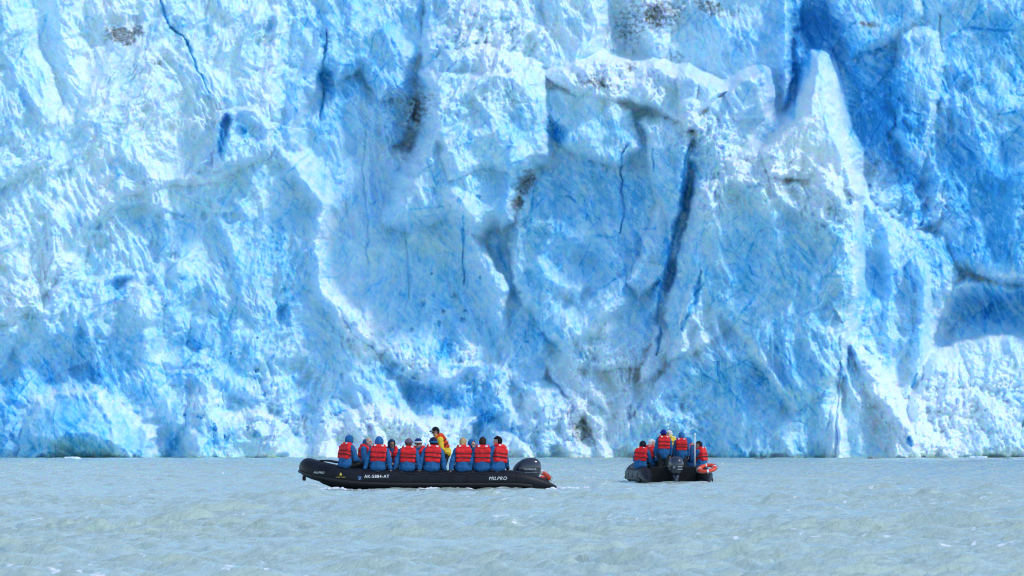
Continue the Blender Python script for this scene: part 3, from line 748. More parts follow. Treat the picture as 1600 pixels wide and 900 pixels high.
M_TUBE = mat('hypalon_black', (.007, .0085, .013), .5, .25, var=.5, scale=3.5, bump=.3)
M_RUB = mat('rubber_black', (.008, .008, .009), .6)
M_STRAP = mat('grey_webbing', (.20, .20, .19), .8)
M_DECK = mat('deck_dark', (.010, .011, .013), .7, .2, var=.2)
M_COWL = mat('engine_cowl', (.022, .028, .042), .28, .5, coat=.5)
M_METAL = mat('dull_aluminium', (.35, .36, .37), .4, metal=.8)
M_WHITE = mat('white_paint', (.80, .80, .78), .5)
M_SILVER = mat('silver_lettering', (.45, .47, .5), .45)
M_GOLD = mat('yellow_emblem', (.75, .55, .08), .5)
M_BADGE = mat('blue_badge', (.02, .14, .42), .5)
M_RING = mat('orange_ring', (.80, .075, .035), .5, var=.15, scale=9)

HB, TR = .95, .275
CL = [(-3.55, HB, .07, .022), (-3.40, HB, .10, .075), (-3.15, HB, .155, .15), (-2.80, HB, .215, .225), (-2.45, HB, .25, .265), (-2.1, HB, .255, .275), (-1, HB, .255, .275), (0, HB, .255, .275),
      (1.0, HB, .26, .275), (1.6, HB * .985, .285, .275), (2.1, HB * .92, .335, .272), (2.55, HB * .78, .41, .268), (2.95, HB * .56, .50, .27), (3.19, HB * .28, .575, .27), (3.27, 0, .60, .27)]
def centre(x):
    """tube centre (y, z, r) at boat position x on the straight or bow part"""
    for (x0, y0, z0, r0), (x1, y1, z1, r1) in zip(CL, CL[1:]):
        if x0 <= x <= x1:
            t = (x - x0) / (x1 - x0); return y0 + (y1 - y0) * t, z0 + (z1 - z0) * t, r0 + (r1 - r0) * t
    return CL[-1][1:]

def side_pts(n=5):
    port = CL; star = [(x, -y, z, r) for x, y, z, r in CL[:-1]][::-1]
    allp = port + star
    P_ = catmull([p[:3] for p in allp], n)
    rads = catmull([(p[3], 0, 0) for p in allp], n)
    return P_, [max(.012, v.x) for v in rads]

from mathutils.bvhtree import BVHTree
def on_surface(me_src, flat_me, x0, z0, off=.004, width=None):
    """lay a flat shape (x right, y up) on the port side of a surface; reading direction runs aft"""
    bm = bmesh.new(); bm.from_mesh(me_src); tree = BVHTree.FromBMesh(bm); bm.free()
    for v in flat_me.vertices:
        o_ = Vector((x0 - v.co.x, 3.0, z0 + v.co.y))
        hit = tree.ray_cast(o_, Vector((0, -1, 0)))
        if hit[0] is not None: v.co = hit[0] + hit[1] * off if hit[1].y > 0 else hit[0] - hit[1] * off
        else: v.co = Vector((o_.x, .9, o_.z))
    return flat_me

def text_mesh(txt, size, shear=0.0, bold=0.0, space=1.0):
    cu = bpy.data.curves.new('lettering', 'FONT'); cu.body = txt; cu.size = size; cu.shear = shear; cu.offset = bold; cu.space_character = space
    cu.resolution_u = 3; cu.align_x = 'CENTER'; cu.align_y = 'CENTER'
    o = bpy.data.objects.new('work', cu); COL.objects.link(o)
    me = bpy.data.meshes.new_from_object(o.evaluated_get(bpy.context.evaluated_depsgraph_get()))
    bpy.data.objects.remove(o); bpy.data.curves.remove(cu)
    bm = bmesh.new(); bm.from_mesh(me)
    bmesh.ops.triangulate(bm, faces=bm.faces)
    bmesh.ops.subdivide_edges(bm, edges=[e for e in bm.edges if e.calc_length() > size * .35], cuts=1)
    bm.to_mesh(me); bm.free(); return me

def flat_poly(polys):
    bm = bmesh.new()
    for pl in polys: bm.faces.new([bm.verts.new((x, y, 0)) for x, y in pl])
    me = bpy.data.meshes.new('mark'); bm.to_mesh(me); bm.free(); return me

def smooth_rope(pts, r): return tube_mesh('rope', catmull(pts, 6), r, 6)

def outboard(boat):
    """engine cowl, bracket and leg hung on the transom"""
    def sec(z, xf, xb, hw, n=28, p=2.7):
        cx, hx = (xf + xb) / 2, (xf - xb) / 2; out = []
        for k in range(n):
            a = 2 * math.pi * k / n; c, s_ = math.cos(a), math.sin(a)
            out.append((cx + hx * math.copysign(abs(c) ** (2 / p), c), hw * math.copysign(abs(s_) ** (2 / p), s_), z))
        return out
    cow = loft('outboard_motor', [sec(.33, -2.44, -3.02, .15), sec(.36, -2.38, -3.08, .20), sec(.46, -2.34, -3.12, .235), sec(.58, -2.35, -3.14, .25), sec(.68, -2.41, -3.14, .245),
                        sec(.76, -2.50, -3.11, .225), sec(.825, -2.60, -3.05, .18), sec(.865, -2.70, -2.98, .11), sec(.875, -2.82, -2.93, .05)])
    om = link('outboard_motor', cow, M_COWL, boat)
    lg = loft('leg', [sec(-.45, -2.70, -2.94, .03, 16), sec(-.1, -2.66, -2.98, .06, 16), sec(.1, -2.62, -3.0, .085, 16), sec(.33, -2.58, -2.99, .13, 16)])
    link('leg', lg, M_COWL, om)
    pl = loft('cavitation_plate', [sec(-.20, -2.60, -3.12, .15, 20), sec(-.185, -2.60, -3.12, .15, 20)]); link('cavitation_plate', pl, M_COWL, om)
    link('clamp_bracket', bevel_box('clamp_bracket', (-2.50, 0, .30), (.09, .12, .24), .03), M_RUB, om)
    # the air scoop on the rear top corner and pale trim lines
    for s_ in (1, -1):
        me = Blob().cap((-2.84, s_ * .13, .80), .030, (-3.03, s_ * .11, .775), .026).cap((-2.92, s_ * .125, .80), .03, (-3.06, s_ * .09, .76), .02).mesh('air_scoop', .01, 1)
        link('air_scoop', me, M_RUB, om)
    t = on_surface(cow, text_mesh('YAMAHA', .085, 0.1, .002, 1.05), -2.82, .555); link('lettering', t, M_SILVER, om)
    t = on_surface(cow, flat_poly([[(-.16 + i * .08, -.006), (-.08 + i * .08, -.006), (-.08 + i * .08, .006), (-.16 + i * .08, .006)] for i in range(5)]), -2.84, .475); link('trim_line', t, M_SILVER, om)
    # power figure and bars on the rear face
    tm = text_mesh('F', .11, 0, .003)
    for v in tm.vertices: v.co = Vector((-3.148 + (v.co.y) * -.02, -v.co.x + .09, .53 + v.co.y))
    link('lettering', tm, M_SILVER, om)
    for z_ in (.55, .47):
        link('trim_line', bevel_box('trim_line', (-3.128, -.10, z_), (.012, .075, .012), .004), M_SILVER, om)
    return om

def life_ring(name, label, loc, rot):
    e_ = bpy.data.objects.new(name, None); COL.objects.link(e_); e_.location = loc; e_.rotation_euler = rot
    tag(e_, label, 'life ring')
    n = 40
    me = tube_mesh('ring', [(0.245 * math.cos(2 * math.pi * k / n), 0.245 * math.sin(2 * math.pi * k / n), 0) for k in range(n)], 0.078, 14, closed=True, flat=.8)
    link('ring', me, M_RING, e_)
    for a0 in (0, 90, 180, 270):
        a_ = [R(a0 - 6 + 2 * i) for i in range(7)]
        link('reflective_band', tube_mesh('reflective_band', [(0.245 * math.cos(x), 0.245 * math.sin(x), 0) for x in a_], .082, 14, caps=False, flat=.81), M_WHITE, e_)
    pts = []
    for k in range(48):
        a = 2 * math.pi * k / 48; pts.append(((.345 + .030 * abs(math.sin(a * 2))) * math.cos(a), (.345 + .030 * abs(math.sin(a * 2))) * math.sin(a), 0))
    link('grab_rope', tube_mesh('grab_rope', pts, .007, 5, closed=True), M_STRAP, e_)
    return e_

def make_boat(label, loc, rotz, lettering=True, pole=False):
    b = bpy.data.objects.new('inflatable_boat', None); COL.objects.link(b)
    b.location = loc; b.rotation_euler = (0, 0, rotz); tag(b, label, 'inflatable boat', 'black inflatable boats')
    P_, rr = side_pts(8)
    tube = tube_mesh('buoyancy_tube', P_, rr, 28); to = link('buoyancy_tube', tube, M_TUBE, b)
    # seams and rubbing strake on the tube
    for xs in (-2.45, -1.1, .35, 1.7):
        for s_ in (1, -1):
            y, z, r = centre(xs); c0 = Vector((xs, s_ * y, z))
            ring = [c0 + Vector((0, math.cos(2 * math.pi * k / 28), math.sin(2 * math.pi * k / 28))) * (r + .002) for k in range(28)]
            link('seam_band', tube_mesh('seam_band', ring, .012, 6, closed=True, flat=.5), M_TUBE, to)
    cen = Vector((0, 0, 0))
    st = []
    for p, r in zip(P_, rr):
        if p.x < -2.9: continue
        o_ = Vector((0, math.copysign(1, p.y), 0)) if p.x < 1.2 else Vector((p.x - 1.2, p.y * 1.6, 0)).normalized()
        st.append(p + o_ * (r + .004) + Vector((0, 0, -.10)))
    link('rubbing_strake', tube_mesh('rubbing_strake', st, .024, 8, flat=1.6), M_RUB, to)
    # hull: inflated keel and floor
    def hs(x, hw, zt, zb, n=14): return [(x, hw * math.cos(math.pi * k / n), zb + (zt - zb) * (1 - math.sin(math.pi * k / n) ** .8)) for k in range(n + 1)]
    hull = loft('hull', [hs(-2.42, .80, .12, -.22), hs(0, .80, .12, -.26), hs(1.6, .76, .18, -.22), hs(2.4, .62, .30, -.05), hs(2.9, .36, .42, .16), hs(3.2, .08, .50, .36)])
    link('hull', hull, M_TUBE, b)
    link('deck', bevel_box('deck', (-.35, 0, .125), (2.05, .74, .03), .01), M_DECK, b)
    link('transom', bevel_box('transom', (-2.40, 0, .28), (.045, .80, .27), .03), M_DECK, b)
    # bow: grab handles, spray dodger lacing, painter
    for s_ in (1, -1):
        hp = [(3.02, s_ * .42, .78), (3.20, s_ * .34, .81), (3.36, s_ * .26, .70), (3.40, s_ * .24, .58), (3.32, s_ * .28, .44)]
        link('grab_handle', tube_mesh('grab_handle', catmull(hp, 5), .022, 8, flat=.8), M_STRAP, b)
        hp = [(2.05, s_ * .78, .615), (2.25, s_ * .74, .72), (2.50, s_ * .66, .75), (2.72, s_ * .58, .79), (2.95, s_ * .46, .79)]
        link('bow_rail', tube_mesh('bow_rail', catmull(hp, 5), .026, 8), M_RUB, b)
    link('mooring_eye', Blob().cap((3.42, 0, .50), .04, (3.40, 0, .33), .03).box((3.40, 0, .30), (.05, .03, .06), .02).mesh('mooring_eye', .012, 1), M_RUB, b)
    # lifelines looped along both tubes
    for s_ in (1, -1):
        xs = [-2.55, -1.9, -1.25, -.6, .05, .7, 1.35]
        pts = []
        for i, x in enumerate(xs):
            y, z, r = centre(x)
            pts.append((x, s_ * (y + r * .62), z + r * .80))
            if i < len(xs) - 1: pts.append((x + .32, s_ * (y + r * .82), z + r * .62))
        link('lifeline', smooth_rope(pts, .013), M_RUB, b)
        for x in xs:
            y, z, r = centre(x)
            link('rope_patch', Blob().ell((x, s_ * (y + r * .60), z + r * .80), (.07, .035, .03)).raw('rope_patch'), M_RUB, b)
    outboard(b)
    if lettering:
        def mark(nm, me_, x, z, m_): link(nm, on_surface(tube, me_, x, z), m_, to)
        px = lambda p: (667 - p) / 57.0
        pz = lambda v: (765 - v) / 57.0
        mark('lettering', text_mesh('MILPRO', .132, .26, .0, 1.12), px(777.5), pz(747.5), M_WHITE)
        mark('lettering', text_mesh('MILPRO', .080, .26, .0, 1.12), px(498.5), pz(738.5), M_WHITE)
        mark('registration_number', text_mesh('AK-5884-AT', .118, .0, .001, 1.12), px(589.5), pz(744.5), M_WHITE)
        fl = [[(-.028, -.03), (.028, -.03), (.034, .0), (.02, .02), (.0, .052), (-.02, .02), (-.034, .0)]]
        mark('emblem', flat_poly(fl), px(533.3), pz(741), M_GOLD)
        dash = []; x_ = -.13
        for i in range(13):
            wd = .012 if i != 6 else .004; dash.append([(x_, -.008), (x_ + wd, -.008), (x_ + wd, .008), (x_, .008)]); x_ += .0205
        mark('emblem_line', flat_poly(dash), px(533), pz(745.3), M_GOLD)
        mark('badge', flat_poly([[(-.05, -.05), (.05, -.05), (.05, .05), (-.05, .05)]]), px(562.8), pz(746.8), M_BADGE)
        me_ = flat_poly([[(-.02, -.03), (.0, -.034), (.035, .0), (.02, .03), (.0, .0)]])
        link('badge_mark', on_surface(tube, me_, px(562.8), pz(746.8), .007), M_SILVER, to)
    if pole:
        link('light_pole', tube_mesh('light_pole', [(-2.38, -.66, .50), (-2.38, -.66, 1.0), (-2.38, -.66, 1.56)], .018, 8), M_WHITE, b)
        link('pole_lamp', Blob().cap((-2.38, -.66, 1.55), .03, (-2.38, -.66, 1.61), .025).raw('pole_lamp'), M_WHITE, b)
    return b

near = make_boat('long black inflatable boat seen side on, full of people in red life jackets', (-2.33, 117.6, 0), R(180), True)
far = make_boat('black inflatable boat seen from behind with a white pole at its stern', (5.06, 139.6, 0), R(90 + 4.0), False, True)
bpy.context.view_layer.update()

def in_boat(b, x, y, z): return b.matrix_world @ Vector((x, y, z))
life_ring('life_ring', 'orange life ring on the stern behind the engine of the long side on boat', in_boat(near, -3.12, -.98, .40), (R(18), R(-24), R(180)))
life_ring('life_ring', 'orange life ring on the right tube of the boat seen from behind', in_boat(far, -2.86, -1.0, .49), (R(-10), R(-22), R(94)))
# ------------------------------------------------------------------ people
M_JACKET = mat('blue_parka', (.016, .115, .285), .75, .25, var=.18, scale=8, bump=.35)
M_JDARK = mat('black_parka', (.012, .012, .016), .75, var=.2, scale=8)
M_YELLOW = mat('yellow_parka', (.85, .58, .02), .65, var=.1, scale=8)
M_VEST = mat('red_vest', (.78, .016, .020), .6, .3, var=.15, scale=9, bump=.3)
M_VESTO = mat('orange_vest', (.78, .07, .015), .6, .3, var=.15, scale=9, bump=.3)
M_WEB = mat('black_webbing', (.012, .012, .014), .7)
M_REFL = mat('reflective_tape', (.78, .80, .82), .35)
M_PANT = mat('black_trousers', (.010, .011, .014), .7, var=.2)
M_PANTB = mat('blue_trousers', (.03, .11, .26), .75, var=.2)
M_PANTG = mat('khaki_trousers', (.16, .14, .10), .8, var=.2)
M_BOOT = mat('rubber_boots', (.012, .012, .013), .5)
M_EYE = mat('eyes', (.02, .015, .012), .2)
M_SKIN = [mat('skin', c_, .5, .4) for c_ in ((.55, .33, .23), (.62, .37, .27), (.30, .17, .11))]
HATM = {}
def hatmat(c, name='knit'):
    k = (c, name)
    if k not in HATM: HATM[k] = mat(name, c, .85, .2, var=.25, scale=40, bump=.4)
    return HATM[k]

def shell(name, c, r, keep, rot, thick=.012, n=(26, 18), noise=0.0, seed=0):
    """part of an ellipsoid skin, kept where keep(direction) is true, given a thickness"""
    bm = bmesh.new(); bmesh.ops.create_uvsphere(bm, u_segments=n[0], v_segments=n[1], radius=1)
    bmesh.ops.delete(bm, geom=[f for f in bm.faces if not keep(f.calc_center_median().normalized())], context='FACES')
    rg = random.Random(seed)
    for v in bm.verts:
        d = v.co.normalized(); k_ = 1 + noise * math.sin(d.z * 23 + d.y * 17 + d.x * 11 + seed) + noise * rg.uniform(-.6, .6)
        v.co = rot @ Vector((d.x * r[0] * k_, d.y * r[1] * k_, d.z * r[2] * k_)) + Vector(c)
    me = bpy.data.meshes.new(name); bm.to_mesh(me); bm.free()
    me = evaluated(me, [('SOLIDIFY', dict(thickness=thick, offset=1.0)), ('SUBSURF', dict(levels=1))])
    me.shade_smooth(); return me

def hand(bl, wrist, fore, palm_n, side, curl=.9, sc=1.0):
    """palm, four bent fingers of different length and a thumb from the side of the palm"""
    f = fore.normalized(); n = (palm_n - f * palm_n.dot(f)).normalized(); s_ = f.cross(n) * side
    w = wrist
    bl.cap(w, .026 * sc, w + f * .05 * sc, .028 * sc, 8)
    bl.hull(sum([Blob.ball(w + f * .035 * sc + s_ * k * sc, .016 * sc, 6) + Blob.ball(w + f * .095 * sc + s_ * k * sc * 1.1, .0125 * sc, 6) for k in (-.024, 0, .024)], []))
    for i, (k, l) in enumerate(((-.030, .066), (-.0105, .078), (.0105, .073), (.030, .056))):
        a = w + f * .095 * sc + s_ * k * sc
        d1 = (f * math.cos(curl * .5) + n * math.sin(curl * .5)); b = a + d1 * l * .45 * sc
        d2 = (f * math.cos(curl * 1.2) + n * math.sin(curl * 1.2)); c_ = b + d2 * l * .32 * sc
        d3 = (f * math.cos(curl * 1.8) + n * math.sin(curl * 1.8)); d_ = c_ + d3 * l * .27 * sc
        bl.chain([(a, .0095 * sc), (b, .009 * sc), (c_, .0085 * sc), (d_, .0075 * sc)], 6)
    a = w + f * .035 * sc - s_ * .028 * sc
    b = a + (f * .6 - s_ * .75 + n * .25).normalized() * .038 * sc; c_ = b + (f * .85 - s_ * .2 + n * .5).normalized() * .032 * sc
    bl.chain([(a, .0125 * sc), (b, .0105 * sc), (c_, .009 * sc)], 6)

def V(*a): return Vector(a)

def person(label, loc, face, pose='sit', lean=.06, roll=0.0, hyaw=0.0, hpitch=0.0, head='hood', hair=(.03, .02, .015), hat=(.02, .10, .30), jacket=None, vest=None,
           pants=None, arms='lap', skin=0, sc=1.0, group='people in the boats', glasses=False, vest_tag=False, floor=-.40, knee_spread=.15, hip_off=0.0, brim=None):
    rg = random.Random(label); lean += rg.uniform(-.03, .05); roll += rg.uniform(-.045, .045); hyaw += rg.uniform(-.3, .3); sc *= rg.uniform(.965, 1.04)
    jacket = jacket or M_JACKET; vest = vest or M_VEST; pants = pants or M_PANT
    root = bpy.data.objects.new('person', None); COL.objects.link(root)
    root.location = loc; root.rotation_euler = (0, 0, face); root.scale = (sc,) * 3
    tag(root, label, 'person', group)
    if pose == 'sit': pz = .10
    else: pz = .93
    # joints; x forward, y left, z up from the seat (or from the floor when standing)
    pel = V(hip_off, 0, pz); up = V(lean, roll, .52).normalized()
    def T(h, x=0., y=0.):       # point on the torso frame
        fx = V(1, 0, 0); fx = (fx - up * fx.dot(up)).normalized(); fy = up.cross(fx)
        return pel + up * h + fx * x + fy * y
    chest = T(.34); neck = T(.50); shl = [T(.44, 0, .185), T(.44, 0, -.185)]
    headc = T(.50) + V(.025 + lean * .15, 0, .152)
    rot = Euler((0, hpitch, hyaw)).to_matrix()
    hp = [pel + V(0, .10, -.02), pel + V(0, -.10, -.02)]
    if pose == 'sit':
        kn = [pel + V(.43, knee_spread, -.01), pel + V(.43, -knee_spread, -.01)]
        an = [V(.44 + hip_off, knee_spread * .9, floor + .07), V(.40 + hip_off, -knee_spread * .9, floor + .07)]
    elif pose == 'lean':
        kn = [V(.10 + hip_off * .6, .12, .50), V(.06 + hip_off * .6, -.12, .50)]; an = [V(.02, .13, .08), V(-.06, -.12, .08)]
    else:
        kn = [V(.03, .11, .49), V(.01, -.11, .49)]; an = [V(0, .13, .08), V(-.04, -.12, .08)]
    el, wr, pn = [], [], []
    for i, s_ in enumerate((1, -1)):
        if arms == 'lap': e_, w_ = T(.16, .07, s_ * .27), pel + V(.30, s_ * .10, .12); n_ = V(0, 0, -1)
        elif arms == 'knees': e_, w_ = T(.18, .14, s_ * .26), kn[i] + V(-.06, 0, .10); n_ = V(.3, 0, -1)
        elif arms == 'brace': e_, w_ = T(.17, -.06, s_ * .29), pel + V(-.05, s_ * .34, -.06); n_ = V(0, 0, -1)
        elif arms == 'raise': e_, w_ = T(.24, .24, s_ * .22), headc + V(.20, s_ * .07, -.02); n_ = V(.2, -s_, .1)
        elif arms == 'tiller': e_, w_ = T(.18, .10, s_ * .25), T(.05, .33, s_ * .16); n_ = V(0, 0, -1)
        elif arms == 'right_brace':
            e_, w_ = (T(.16, .08, .26), pel + V(.30, .10, .10)) if s_ > 0 else (T(.17, -.02, -.28), pel + V(-.02, -.36, -.04)); n_ = V(0, 0, -1)
        else: e_, w_ = T(.16, -.01, s_ * .255), T(-.08, .07, s_ * .26); n_ = V(0, -s_, 0)
        el.append(e_); wr.append(w_); pn.append(n_)
    # --- the body: one continuous skin
    b = Blob()
    b.cap(pel, .125, T(.16), .115).cap(T(.16), .115, chest, .125).cap(T(.40, 0, .10), .075, T(.40, 0, -.10), .075)
    b.cap(T(.44), .065, headc + V(0, 0, -.06), .055)
    for i, s_ in enumerate((1, -1)):
        b.chain([(shl[i], .060), (el[i], .045), (wr[i], .030)])
        b.chain([(hp[i], .085), (kn[i], .060), (an[i], .042)])
        b.cap(an[i] + V(-.04, 0, -.04), .035, an[i] + V(.15, 0, -.05), .032)
        hand(b, wr[i], wr[i] - el[i], pn[i], s_)
    Hd = lambda x, y, z: headc + rot @ V(x, y, z)
    b.ell(Hd(-.008, 0, .02), (.098, .077, .105), rot); b.ell(Hd(.022, 0, -.045), (.068, .060, .078), rot)
    b.cap(Hd(.090, 0, .012), .010, Hd(.104, 0, -.022), .016, 8); b.cap(Hd(.083, .022, -.055), .008, Hd(.083, -.022, -.055), .008, 6)
    b.cap(Hd(.078, 0, -.09), .02, Hd(.07, 0, -.085), .02, 6)
    b.cap(Hd(.083, .035, .032), .010, Hd(.083, -.035, .032), .010, 6)
    for s_ in (1, -1): b.ell(Hd(-.005, s_ * .079, -.005), (.018, .010, .030), rot)
    body = link('body', b.mesh('body', .0085, 2), M_SKIN[skin], root)
    for s_ in (1, -1): link('eye', Blob().ell(Hd(.081, s_ * .031, .012), (.011, .013, .010), rot, 8).raw('eye'), M_EYE, root)
    if glasses:
        g_ = Blob()
        for s_ in (1, -1): g_.ell(Hd(.094, s_ * .033, .012), (.010, .028, .021), rot, 10).cap(Hd(.088, s_ * .062, .018), .005, Hd(.0, s_ * .083, .018), .005, 6)
        g_.cap(Hd(.1, .02, .018), .005, Hd(.1, -.02, .018), .005, 6)
        link('sunglasses', g_.raw('sunglasses'), M_EYE, root)
    # --- clothes
    j = Blob()
    if pose == 'sit': j.ell(pel + V(.0, 0, -.015), (.17, .235, .12)); j.cap(pel, .17, T(.2), .16)
    elif pose == 'lean': j.cap(pel + V(0, 0, .02), .16, T(.2), .16)
    else: j.ell(pel + V(0, 0, -.02), (.165, .215, .16)); j.cap(pel + V(0, 0, -.08), .165, T(.2), .16)
    j.cap(pel + V(0, .06, .0), .16, T(.32, 0, .05), .145).cap(pel + V(0, -.06, .0), .16, T(.32, 0, -.05), .145)
    j.cap(T(.41, 0, .13), .080, T(.41, 0, -.13), .080).cap(T(.46), .09, T(.53, .005), .078)
    for i in (0, 1): j.chain([(shl[i], .088), (el[i], .074), (wr[i] - (wr[i] - el[i]).normalized() * .015, .052)])
    jk = link('jacket', j.mesh('jacket', .014, 2, .016, 8.0, rg.uniform(0, 50)), jacket, root)
    for i in (0, 1):
        d = (wr[i] - el[i]).normalized(); link('cuff', Blob().cap(wr[i] - d * .055, .053, wr[i] - d * .005, .050).raw('cuff'), M_WEB if jacket is not M_YELLOW else M_YELLOW, jk)
    tr = Blob().cap(hp[0], .12, hp[1], .12)
    for i in (0, 1): tr.chain([(hp[i], .115), (kn[i], .088), (an[i] + V(0, 0, .03), .075)])
    link('trousers', tr.mesh('trousers', .016, 2), pants, root)
    for i in (0, 1):
        link('boot', Blob().cap(an[i] + V(0, 0, .10), .068, an[i], .062).cap(an[i] + V(-.03, 0, -.03), .052, an[i] + V(.17, 0, -.04), .045).mesh('boot', .014, 1), M_BOOT, root)
    # --- life jacket: three padded bands behind, two panels in front, fat collar
    frame = Matrix((T(0, 1) - T(0), T(0, 0, 1) - T(0), up)).transposed()
    v = Blob()
    v.box(T(.415, -.085), (.09, .215, .08), .045, frame).box(T(.285, -.075), (.098, .212, .07), .045, frame).box(T(.175, -.070), (.10, .205, .058), .040, frame)
    v.box(T(.515, -.105), (.070, .175, .070), .055, frame)
    for s_ in (1, -1):
        v.cap(T(.535, -.06, s_ * .125), .062, T(.47, .12, s_ * .105), .050)
        v.box(T(.37, .135, s_ * .098), (.055, .085, .115), .040, frame).box(T(.21, .135, s_ * .098), (.058, .088, .075), .040, frame)
        v.cap(T(.25, -.08, s_ * .17), .055, T(.25, .10, s_ * .155), .050)
    vs = link('life_jacket', v.mesh('life_jacket', .0125, 1, .010, 10.0, rg.uniform(0, 50)), vest, root)
    for h in (.232 + rg.uniform(-.02, .02), .345 + rg.uniform(-.02, .03)):
        ring = [T(h, .006 + .200 * math.copysign(abs(math.cos(a)) ** .55, math.cos(a)), .240 * math.copysign(abs(math.sin(a)) ** .55, math.sin(a))) for a in [2 * math.pi * k / 36 for k in range(36)]]
        link('strap', tube_mesh('strap', [pel + (p_ - pel) for p_ in ring], .0075 if h > .3 else .010, 6, closed=True, flat=1.5), M_WEB, vs)
        link('buckle', bevel_box('buckle', T(h, .207), (.012, .035, .022), .006, frame), M_WEB, vs)
    for s_ in (1, -1):
        link('reflective_patch', bevel_box('reflective_patch', T(.545, -.155, s_ * .10), (.022, .032, .022), .006, frame), M_REFL, vs)
    if vest_tag: link('name_panel', bevel_box('name_panel', T(.375, .188, -.095), (.006, .052, .062), .004, frame), M_REFL, vs)
    # --- head wear
    def hairmesh(noise=.05): return shell('hair', Hd(-.012, 0, .022), (.108, .088, .116), lambda d: (d.z > .38 - .25 * (d.x < -.1)) or (d.x < .05 and d.z > -.62), rot, .012, noise=noise, seed=sum(map(ord, label)) % 50)
    hm = hatmat(tuple(hair), 'hair')
    if head == 'hood':
        link('hood', shell('hood', Hd(-.018, 0, .018), (.120, .103, .130), lambda d: not (d.x > .55 and d.z < .62) and d.z > -.93, rot, .014, noise=.02, seed=3), hatmat(tuple(hat), 'hood_cloth') if hat else jacket, root)
        link('hood_neck', Blob().cap(T(.49, -.02), .095, headc + V(-.03, 0, -.06), .085).mesh('hood_neck', .014, 1), hatmat(tuple(hat), 'hood_cloth'), root)
    elif head == 'hair':
        link('hair', hairmesh(), hm, root)
    elif head == 'long':
        h_ = link('hair', hairmesh(), hm, root)
        link('hair_tail', Blob().cap(Hd(-.08, 0, -.02), .07, Hd(-.085, 0, -.13), .055).mesh('hair_tail', .014, 1), hm, h_)
    elif head == 'bald':
        link('hair', shell('hair', Hd(-.01, 0, .0), (.102, .084, .095), lambda d: d.x < -.05 and -.6 < d.z < .35, rot, .006, noise=.04), hm, root)
        link('hood', shell('hood', Hd(-.06, 0, -.02), (.105, .112, .125), lambda d: d.x < .12 and d.z < .72, rot, .014, noise=.03), jacket, root)
    elif head in ('beanie', 'cap', 'band'):
        if head != 'cap' or True: link('hair', hairmesh(.03), hm, root)
        cap = shell('hat', Hd(-.012, 0, .030), (.116, .096, .118), lambda d: d.z > .12 - .25 * (d.x < 0), rot, .012, noise=.012 if head == 'beanie' else .004)
        co = link('beanie' if head == 'beanie' else 'cap' if head == 'cap' else 'knit_hat', cap, hatmat(tuple(hat), 'hat_knit'), root)
        if head == 'cap':
            br = Blob(); br.hull([Hd(.08 + .11 * math.cos(a), .078 * math.sin(a), .062 - .012 * math.cos(a)) + V(0, 0, dz) for a in [R(x) for x in range(-90, 91, 15)] for dz in (0, .008)])
            link('brim', br.raw('brim'), hatmat(tuple(hat), 'hat_knit'), co)
            link('badge', bevel_box('badge', Hd(.112, 0, .085), (.006, .03, .018), .004, rot), M_WHITE, co)
        else:
            ring = [Hd(-.012 + .125 * math.cos(a), .104 * math.sin(a), .042 + .016 * math.cos(a)) for a in [2 * math.pi * k / 30 for k in range(30)]]
            link('hat_band', tube_mesh('hat_band', ring, .017, 8, closed=True, flat=1.5), hatmat(tuple(brim or hat), 'hat_band'), co)
            if head == 'band': link('bobble', Blob().ell(Hd(-.02, 0, .16), (.03, .03, .03)).raw('bobble'), hatmat(tuple(brim or hat), 'hat_band'), co)
    return root

BLU = (.016, .12, .30); DKB = (.012, .02, .05)
GN = 'passengers in the long side on boat'; GF = 'passengers in the boat seen from behind'
def at_near(x, side, dz=0.0, dy=0.0):
    y, z, r = centre(x); return in_boat(near, x, side * y + dy, z + r - .02 + dz)
def lx(p): return (667 - p) / 57.0
N_ = near.rotation_euler.z; F_ = far.rotation_euler.z
def fl(x): y, z, r = centre(x); return .15 - (z + r - .02)
# near tube, backs to the camera (facing across the boat)
person('person in a tight blue hood nearest the bow, arm reaching to the lap', at_near(lx(539), 1), N_ + R(-140), lean=.13, hyaw=R(10), hpitch=R(5), head='hood', hat=BLU, arms='knees', group=GN, floor=fl(2.2))
person('person seen from behind in a blue hood with a grey hat on top', at_near(lx(591), 1), N_ + R(-95), lean=.04, head='hood', hat=(.03, .14, .36), arms='brace', group=GN, floor=fl(1.3), sc=1.03)
person('person seen from behind in a small mauve knit hat, head bowed', at_near(lx(637), 1), N_ + R(-92), lean=.10, hpitch=R(12), head='beanie', hat=(.16, .11, .16), hair=(.10, .06, .05), arms='brace', group=GN, floor=fl(.5), sc=1.02)
person('person seen from behind in a dark hat with blue collar just below the yellow guide', at_near(lx(675), 1), N_ + R(-88), lean=.06, head='beanie', hat=DKB, hair=(.02, .02, .02), brim=BLU, arms='brace', group=GN, floor=fl(-.1))
person('person with short blond hair seen from behind, back to the camera', at_near(lx(724), 1), N_ + R(-84), lean=.09, roll=-.04, hyaw=R(-25), head='long', hair=(.48, .32, .16), arms='brace', group=GN, floor=fl(-1), sc=.99)
person('person with dark brown hair seen from behind, second from the engine', at_near(lx(754), 1), N_ + R(-90), lean=.05, head='hair', hair=(.035, .022, .018), arms='brace', group=GN, floor=fl(-1.5), sc=1.0)
person('person with black hair in profile, arm propped on the tube next to the engine', at_near(lx(777), 1, dy=-.05), N_ + R(-45), lean=.02, roll=-.02, hyaw=R(40), head='hair', hair=(.006, .006, .007), arms='right_brace', pants=M_PANTG, group=GN, floor=fl(-1.9), sc=1.04, skin=1)
